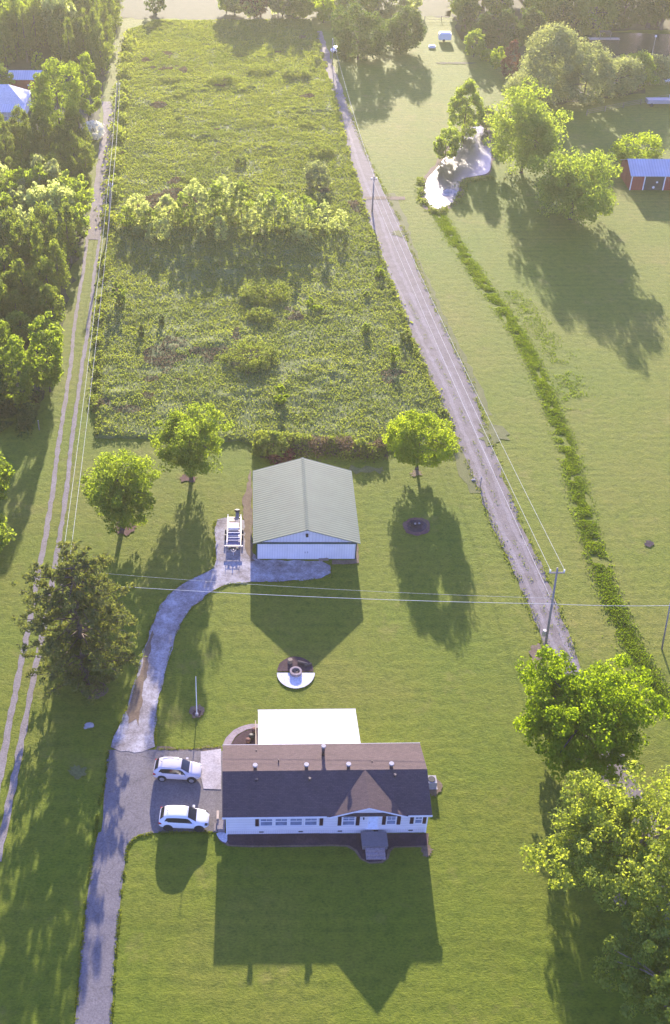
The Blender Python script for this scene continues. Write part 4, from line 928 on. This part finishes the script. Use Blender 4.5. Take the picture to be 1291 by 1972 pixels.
# big pine
def pine(label, box, seed, t=.12):
    r, hh, zc, p = px_box(*box, t); R = np.random.default_rng(seed)
    root = thing('pine_tree', label, 'tree', (p[0], p[1], 0)); tot = zc + hh; mb = MB(); rt = .3
    mb.path([Vector((0, 0, -.2)), Vector((0, 0, tot * .5)), Vector((.2, 0, tot * .97))], [rt * 1.3, rt * .8, .05], 8)
    C = []
    for k in range(125):
        h = zc - hh + 2 * hh * (int(k / 6) * 6 / 125) ** .9 * .98 + R.uniform(-.2, .2); f = (h - (zc - hh)) / (2 * hh)
        w = r * (math.sqrt(max(0, 1 - ((f - .42) / .66) ** 2))) * R.choice([.5, .8, 1.0, 1.12, 1.22]) * R.uniform(.9, 1.05); a = k * 2.4 + R.uniform(-.4, .4)
        e = Vector((math.cos(a) * w, math.sin(a) * w, h + w * R.uniform(-.02, .18))); s = Vector((0, 0, h - w * .12))
        mid = s.lerp(e, .5) + Vector((0, 0, -.03 * w)); mb.path([s, mid, e], [.09, .05, .02], 5)
        for j in range(9):
            u = .35 + .65 * (j / 8) ** .8; c = s.lerp(e, u) + Vector(R.normal(size=3)) * .24; C.append((*c, .5 * R.uniform(.6, 1.2)))
    C = np.array(C); per = 26; dd = unit(R.normal(size=(len(C) * per, 3))); P = np.repeat(C[:, :3], per, 0) + dd * (np.repeat(C[:, 3], per) * R.uniform(.3, 1, len(dd)))[:, None] * np.array([1, 1, .75])
    N = unit(R.normal(size=P.shape)); V, Fc = leaves_np(P, N, .15, 2.6, R); raw('crown', V, Fc, M['pine'], root); mb.build('trunk', M['bark'], root, True)
pine('large dark pine with ragged drooping boughs over a red mulch ring', (50, 1066, 254, 1322), 21, .06)

# ------------------------------------------------------------ other single trees of the background
def T(label, box, mat, name='tree', cat='tree', t=.1, n=None, leaf=None, flat=1.0, layers=7.0, **k):
    r, hh, zc, p = px_box(*box, -.03); hh *= flat; zc *= flat
    d = depth(*p); lf = leaf or max(.28, d / 900)
    area = max(1.0, (r * hh)); cl = n or int(min(230, 60 + area * 3)); per = int(np.clip(layers * PI * r * hh / (cl * lf * lf * .75), 10, 120))
    return make_tree(name, label, cat, p, r, hh, zc, mat, n_cl=cl, per=per, clump=k.pop('clump', .22), leaf=lf, **k)
T('big round tree beside the roadside treetops, left half of the dark pair', (640, 22, 745, 116), 'dark', clump=.18, rag=.3)
T('right crown of the dark pair of big trees by the road', (728, 14, 818, 100), 'dark', clump=.18, rag=.3)
T('bright green-topped big tree on the right bank of the pond', (945, 172, 1086, 338), 'sapling', 'bank_tree', shape='lobed', clump=.2, t=.05)
T('tall pale conical tree at the left bank of the pond', (866, 152, 930, 262), 'sapling', 'bank_tree', shape='oval', t=.05)
T('small bushy tree at the left bank of the pond', (834, 250, 886, 312), 'sapling', 'bank_tree', t=.05)
T('slim bush between the two tall pond trees', (922, 202, 958, 250), 'pale', 'bush', t=.03)
T('spreading green tree casting a long shadow on the right lawn', (1026, 280, 1196, 432), 'sapling', 'spreading_tree', shape='lobed', clump=.17, t=.12, n=220)
T('bright rounded tree just left of the red barn roof', (1184, 262, 1276, 326), 'lime', 'bright_tree', t=.1)
T('dark red-leaved columnar tree among the willows', (968, 80, 1003, 152), 'redleaf', 'red_tree', shape='oval', t=.05)
for k, bx in enumerate([(1008, 60, 1120, 185), (1085, 85, 1180, 200), (1140, 105, 1240, 185), (966, 135, 1070, 205), (1190, 100, 1262, 165), (1230, 105, 1300, 160), (1045, 56, 1085, 90)]):
    T(['largest pale willow left of the lake', 'pale willow in front of the lake dock', 'rounded pale willow beside the pond glare', 'low pale willow behind the bright green-topped pond tree', 'green bushy tree right of the pond glare', 'last pale bush towards the right edge by the boats', 'small pale treetop at the left end of the willows'][k], bx, 'pale' if k not in (4,) else 'sapling', 'willow_tree', t=.03, rag=.35)
for k, bx in enumerate([(895, 55, 935, 110), (925, 95, 950, 118), (945, 92, 972, 135)]):
    T(['feathery shrub left of the dark conifers by the willows', 'low yellow-green shrub between the feathery shrub and red tree', 'small yellow-green tree left of the red-leaved tree'][k], bx, ['sapling', 'lime', 'lime'][k], 'shrub', t=.03)
for k, bx in enumerate([(908, 25, 960, 90), (945, 20, 1005, 92), (1000, 10, 1050, 82), (1062, 5, 1105, 62), (884, 5, 915, 60)]):
    T(['dark conifer at the left of the far right treeline', 'widest dark conifer in the far right treeline', 'dark conifer right of the widest in the far treeline', 'dark conifer standing just left of the lake', 'slim dark treeline tree next to the rail fence'][k], bx, 'dark', 'conifer_tree', shape='oval', t=.03)
for k, bx in enumerate([(870, -30, 930, 40), (930, -40, 990, 30), (1005, -40, 1070, 40), (1050, -40, 1130, 50), (1110, -30, 1190, 58), (1165, -50, 1250, 50), (1225, -60, 1330, 52), (1300, -60, 1400, 60), (560, -30, 610, 34), (600, -20, 650, 44), (520, -30, 570, 30), (465, -30, 515, 34), (640, -30, 700, 20), (690, -40, 750, 10)]):
    o = T(['spring-green treetop by the far rail fence', 'hazy treetop second from the far rail fence', 'hazy yellow-green treetop above the dark conifers', 'broad hazy treetop above the lake dock', 'broad hazy tree at the left head of the lake', 'dark hazy tree behind the middle of the lake', 'dark hazy tree behind the right of the lake', 'dark hazy tree at the far right corner', 'thin tree above the top end of the gravel road', 'round yellow-green tree at the top end of the gravel road', 'thin hazy tree at the top of the meadow', 'dark purple-leaved tree behind the top of the meadow', 'thin tree above the dark pair of roadside trees', 'faint tree behind the dark pair of roadside trees'][k], bx, ['sapling', 'sapling', 'lime', 'sapling', 'sapling', 'dark', 'dark', 'dark', 'sapling', 'lime', 'sapling', 'redleaf', 'sapling', 'sapling'][k], 'treeline_tree', t=.1, rag=.4)
for k, bx in enumerate([(284, -10, 316, 28), (-20, 120, 22, 185), (60, 122, 160, 280), (138, 114, 194, 232), (-30, 20, 20, 70), (62, 100, 85, 140)]):
    T(['lone conifer at the top left of the meadow', 'tree at the left edge beside the red shed', 'largest dark tree right of the left farmhouse', 'tall dark tree between the farmhouse tree and the lane', 'dark crown at the top left corner', 'bright yellow-green treetop above the red shed'][k], bx, ['dark', 'sapling', 'maple', 'maple', 'dark', 'lime'][k], ['conifer_tree', 'tree', 'big_tree', 'big_tree', 'tree', 'tree'][k], t=.08, rag=.3, clump=.2)
T('white flowering bush beside the top of the left lane', (160, 232, 200, 268), 'blossom', 'flowering_bush', 'bush', t=.02)
T('lone pale tree in the meadow by the gravel road', (586, 312, 638, 365), 'pale', 'meadow_tree', t=.1)
T('red-leaved bush behind the garage roof', (522, 862, 572, 892), 'redleaf', 'red_bush', 'bush', t=.02, leaf=.2)
T('round green bush left of the red bush behind the garage', (496, 826, 556, 884), 'brush', 'green_bush', 'bush', t=.02, leaf=.22)
for k, (bx, m) in enumerate([((527, 740, 556, 782), 'lime'), ((750, 668, 772, 700), 'lime'), ((722, 512, 742, 536), 'lime'), ((590, 570, 606, 592), 'lime'), ((700, 560, 712, 574), 'sapling'), ((696, 620, 716, 645), 'sapling'), ((306, 604, 318, 628), 'dark'), ((266, 625, 278, 650), 'dark'), ((455, 304, 475, 322), 'dark'), ((215, 540, 245, 590), 'sapling'), ((598, 586, 622, 604), 'lime'), ((770, 632, 792, 658), 'brush')]):
    T(['yellow-green sapling in the meadow straight above the garage', 'lone sapling in the meadow close to the bend of the gravel road', 'yellow-green bush on the meadow edge touching the gravel road', 'small yellow sapling at the centre right of the meadow', 'tiny sapling right of centre in the upper near meadow', 'faint sapling in the meadow left of the gravel road', 'small dark cedar left of the meadow centre', 'lower small dark cedar left of the meadow centre', 'small dark bush in the far meadow above the sapling row', 'bushy sapling near the meadow edge by the left lane', 'low yellow sapling just below the small yellow sapling', 'low scrub at the meadow edge above the bright sapling'][k], bx, m, 'sapling', 'sapling', t=.05, leaf=.2, n=26)
for k, bx in enumerate([(462, 530, 560, 580), (480, 580, 530, 620), (432, 655, 540, 700), (318, 250 - 6, 352, 262), (590, 272, 650, 296), (310, 140, 350, 156), (575, 228, 610, 244), (500, 225, 530, 240), (480, 120, 530, 140), (400, 140, 460, 155), (545, 120, 600, 150), (330, 170, 365, 186), (335, 218, 352, 232), (520, 372 - 26, 545, 366), (350, 336, 380, 352), (515, 505, 545, 528)]):
    T(['broad bramble mound in the middle of the near meadow', 'smaller bramble mound below the broad one in the meadow', 'low wide bramble mound with deep shade in the near meadow', 'small mound at the left of the far meadow', 'wide mound near the gravel road in the far meadow', 'mound near the top left of the far meadow', 'mound right of centre in the far meadow', 'small centre mound in the far meadow', 'mound near the top centre of the far meadow', 'wide low mound left of the top centre of the far meadow', 'mound near the top right of the far meadow', 'mound just below the top left mound of the far meadow', 'tiny mound at the left centre of the far meadow', 'mound right behind the middle of the sapling row', 'mound behind the left part of the sapling row', 'small mound just above the broad bramble mound'][k], bx, 'brush', 'bramble_bush', 'bush', t=.0, leaf=.17, n=90, flat=.55, group='bramble mounds in the meadow')

ORD = ['first', 'second', 'third', 'fourth', 'fifth', 'sixth', 'seventh', 'eighth', 'ninth', 'tenth', 'eleventh', 'twelfth', 'thirteenth', 'fourteenth', 'fifteenth', 'sixteenth', 'seventeenth', 'eighteenth', 'nineteenth', 'twentieth', 'twenty-first', 'twenty-second', 'twenty-third', 'twenty-fourth', 'twenty-fifth', 'twenty-sixth', 'twenty-seventh', 'twenty-eighth']
# row of young trees across the meadow
ROW = [(240, 372, 290, 430), (345, 350, 400, 425), (405, 338, 455, 415), (500, 362, 560, 440), (560, 376, 610, 440), (275, 400, 310, 450), (226, 395, 262, 440), (262, 388, 300, 446), (286, 418, 332, 468), (300, 372, 345, 440), (335, 366, 378, 440), (372, 362, 412, 442), (396, 345, 436, 436), (412, 410, 440, 468), (430, 350, 470, 432), (466, 402, 500, 456), (446, 346, 486, 430), (486, 372, 520, 452), (508, 376, 540, 450), (532, 378, 564, 448), (556, 385, 584, 458), (580, 394, 610, 450), (610, 382, 638, 450), (642, 400, 670, 446), (380, 440, 396, 468), (560, 440, 600, 470), (318, 384, 350, 430), (256, 436, 272, 458)]
ROW.sort(key=lambda b_: b_[0] + b_[2])
for k, bx in enumerate(ROW):
    T('young light green tree, %s from the left lane in the row across the meadow' % ORD[k], bx, 'lightsap' if k % 4 else 'sapling', 'young_tree', shape='oval', t=.02, leaf=.22, group='young trees in a row across the meadow', clump=.17, n=90, nl=4, layers=3.6)

# ------------------------------------------------------------ woods on the left: copies of a few kinds
def proto(name, mat, shape, r=1.0, hh=1.3, n=40, per=34, leaf=.2, clump=.36, t=.25, seed=0, label='x', cat='tree'):
    return make_tree(name, label, cat, (0, 0, 0), r, hh, hh + t, mat, n_cl=n, per=per, clump=clump, leaf=leaf, shape=shape, seed=seed, rt=.09, nl=3)
YP = [proto('young_pine', 'ypine', 'cone' if k == 2 else 'oval', seed=40 + k, hh=[1.5, 1.75, 1.9, 1.6][k], leaf=.10, n=60, per=44, clump=.28) for k in range(4)]
WP = [proto('woodland_tree', ['sapling', 'maple', 'lightsap', 'pale'][k], 'lobed', seed=50 + k, hh=1.15, leaf=.12, n=90, per=26, clump=.2) for k in range(4)]
used = set()
def plant(protos, px, py, r, label, group, sc_h=1.0):
    k = random.randrange(len(protos)); pr = protos[k]; X, Y, _ = G(px, py) if not isinstance(px, tuple) else px
    s = r * random.uniform(.8, 1.25); sc = (s, s * random.uniform(.9, 1.1), s * sc_h * random.uniform(.85, 1.2)); rz = random.uniform(0, 2 * PI)
    if pr.name not in used:
        used.add(pr.name); pr.location = (X, Y, 0); pr.rotation_euler = (0, 0, rz); pr.scale = sc; pr['label'] = label; pr['group'] = group; return pr
    return copy_tree(pr, (X, Y, 0), rz, sc, label, group)
def fill(poly_px, spacing, fn, jit=.35):
    poly = np.array([G(*p)[:2] for p in poly_px]); mn, mx = poly.min(0), poly.max(0); c = 0; row = 0
    y = mn[1]
    while y < mx[1]:
        x = mn[0] + (spacing / 2 if row % 2 else 0)
        while x < mx[0]:
            p = np.array([[x + random.uniform(-jit, jit) * spacing, y + random.uniform(-jit, jit) * spacing]])
            if inside(p, poly)[0]: fn((p[0][0], p[0][1], 0)); c += 1
            x += spacing
        y += spacing * .87; row += 1
    return c
n1 = fill([(-40, 250), (55, 262), (100, 285), (160, 275), (182, 280), (174, 330), (166, 372), (60, 375), (-40, 372)], 3.1, lambda p: plant(YP, p, 0, 1.5, 'young rounded pine in the plantation between the farmhouse and the woods', 'young pines of the plantation', 1.1))
n2 = fill([(-40, 18), (236, 18), (222, 60), (212, 140), (198, 165), (150, 140), (90, 120), (20, 130), (-40, 130)], 5.2, lambda p: plant(YP, p, 0, 2.3, 'small pine in the hazy woods at the top left', 'small pines in the top left woods', 1.35))
n3 = fill([(-40, 490), (80, 500), (148, 500), (140, 560), (118, 640), (60, 650), (-40, 660)], 3.6, lambda p: plant(YP, p, 0, 2.0, 'dark pine in the woods beside the left lane', 'dark pines beside the left lane', 1.3))
n4 = fill([(-60, 400), (60, 402), (150, 408), (166, 440), (152, 500), (60, 505), (-60, 500)], 3.6, lambda p: plant(WP, p, 0, 2.6, 'pale green broadleaf tree in the woods beside the left lane', 'pale broadleaf trees beside the left lane', 1.1))
n5 = fill([(-60, 30), (200, 20), (180, 130), (60, 110), (-60, 120)], 13, lambda p: plant(WP[1:3], p, 0, 4.0, 'taller broadleaf tree among the small pines at the top left', 'broadleaf trees in the top left woods', 1.2))
n6 = fill([(1110, 60), (1400, 62), (1420, 20), (1100, 0)], 8, lambda p: plant(WP, p, 0, 5.0, 'hazy tree in the dense wood behind the lake', 'trees of the wood behind the lake', 1.5))
n7 = fill([(880, 20), (1110, 20), (1100, -30), (880, -30)], 10, lambda p: plant(WP, p, 0, 5.0, 'hazy tree in the wood above the pond trees', 'trees of the wood above the pond', 1.3))
for k, (x_, w_) in enumerate([(436, 40), (452, 46), (482, 40), (503, 44), (536, 44), (556, 50), (584, 44), (622, 50), (668, 54), (712, 50), (756, 52), (790, 44), (888, 50)]):
    T('faint pale tree, %s from the left in the thin treeline across the top' % ORD[k], (x_ - w_ / 2, -34 + (k * 7) % 13, x_ + w_ / 2, 24 + (k * 5) % 11), ['sapling', 'pale', 'lightsap'][k % 3], 'treeline_tree', rag=.4, group='pale trees of the thin top treeline')
print('woods', n1, n2, n3, n4, n5)
for k, bx in enumerate([(52, 618, 126, 760), (-10, 640, 62, 790), (-60, 600, 20, 720), (14, 590, 62, 670), (48, 590, 84, 655), (76, 612, 122, 680), (-50, 690, 10, 800)]):
    T(['leafy tree at the corner of the left woods overhanging the lane', 'large dark-sided tree at the front of the left woods', 'tall tree at the left edge in the front woods', 'bushy light tree behind the front trees of the left woods', 'slim darker tree between the light trees of the left woods', 'light tree beside the lane at the edge of the left woods', 'dark tree at the left edge at the foot of the woods'][k], bx, ['maple', 'maple', 'maple', 'sapling', 'ypine', 'sapling', 'dark'][k], 'woodland_edge_tree', t=.1, rag=.35, clump=.2, leaf=.28, n=150)

# ------------------------------------------------------------ air
hz = MB().box(-720, 720, -420, 920, -1.0, 92.0).build('haze', bpy.data.materials.new('air'), None)
hm = hz.data.materials[0]; hm.use_nodes = True; t = hm.node_tree; t.nodes.clear()
ho = t.nodes.new('ShaderNodeOutputMaterial'); hv = t.nodes.new('ShaderNodeVolumePrincipled')
hv.inputs['Color'].default_value = (.93, .93, .66, 1); hv.inputs['Density'].default_value = HAZE; hv.inputs['Anisotropy'].default_value = .4
t.links.new(hv.outputs[0], ho.inputs['Volume']); hz['kind'] = 'stuff'
print('objects', len(bpy.data.objects))
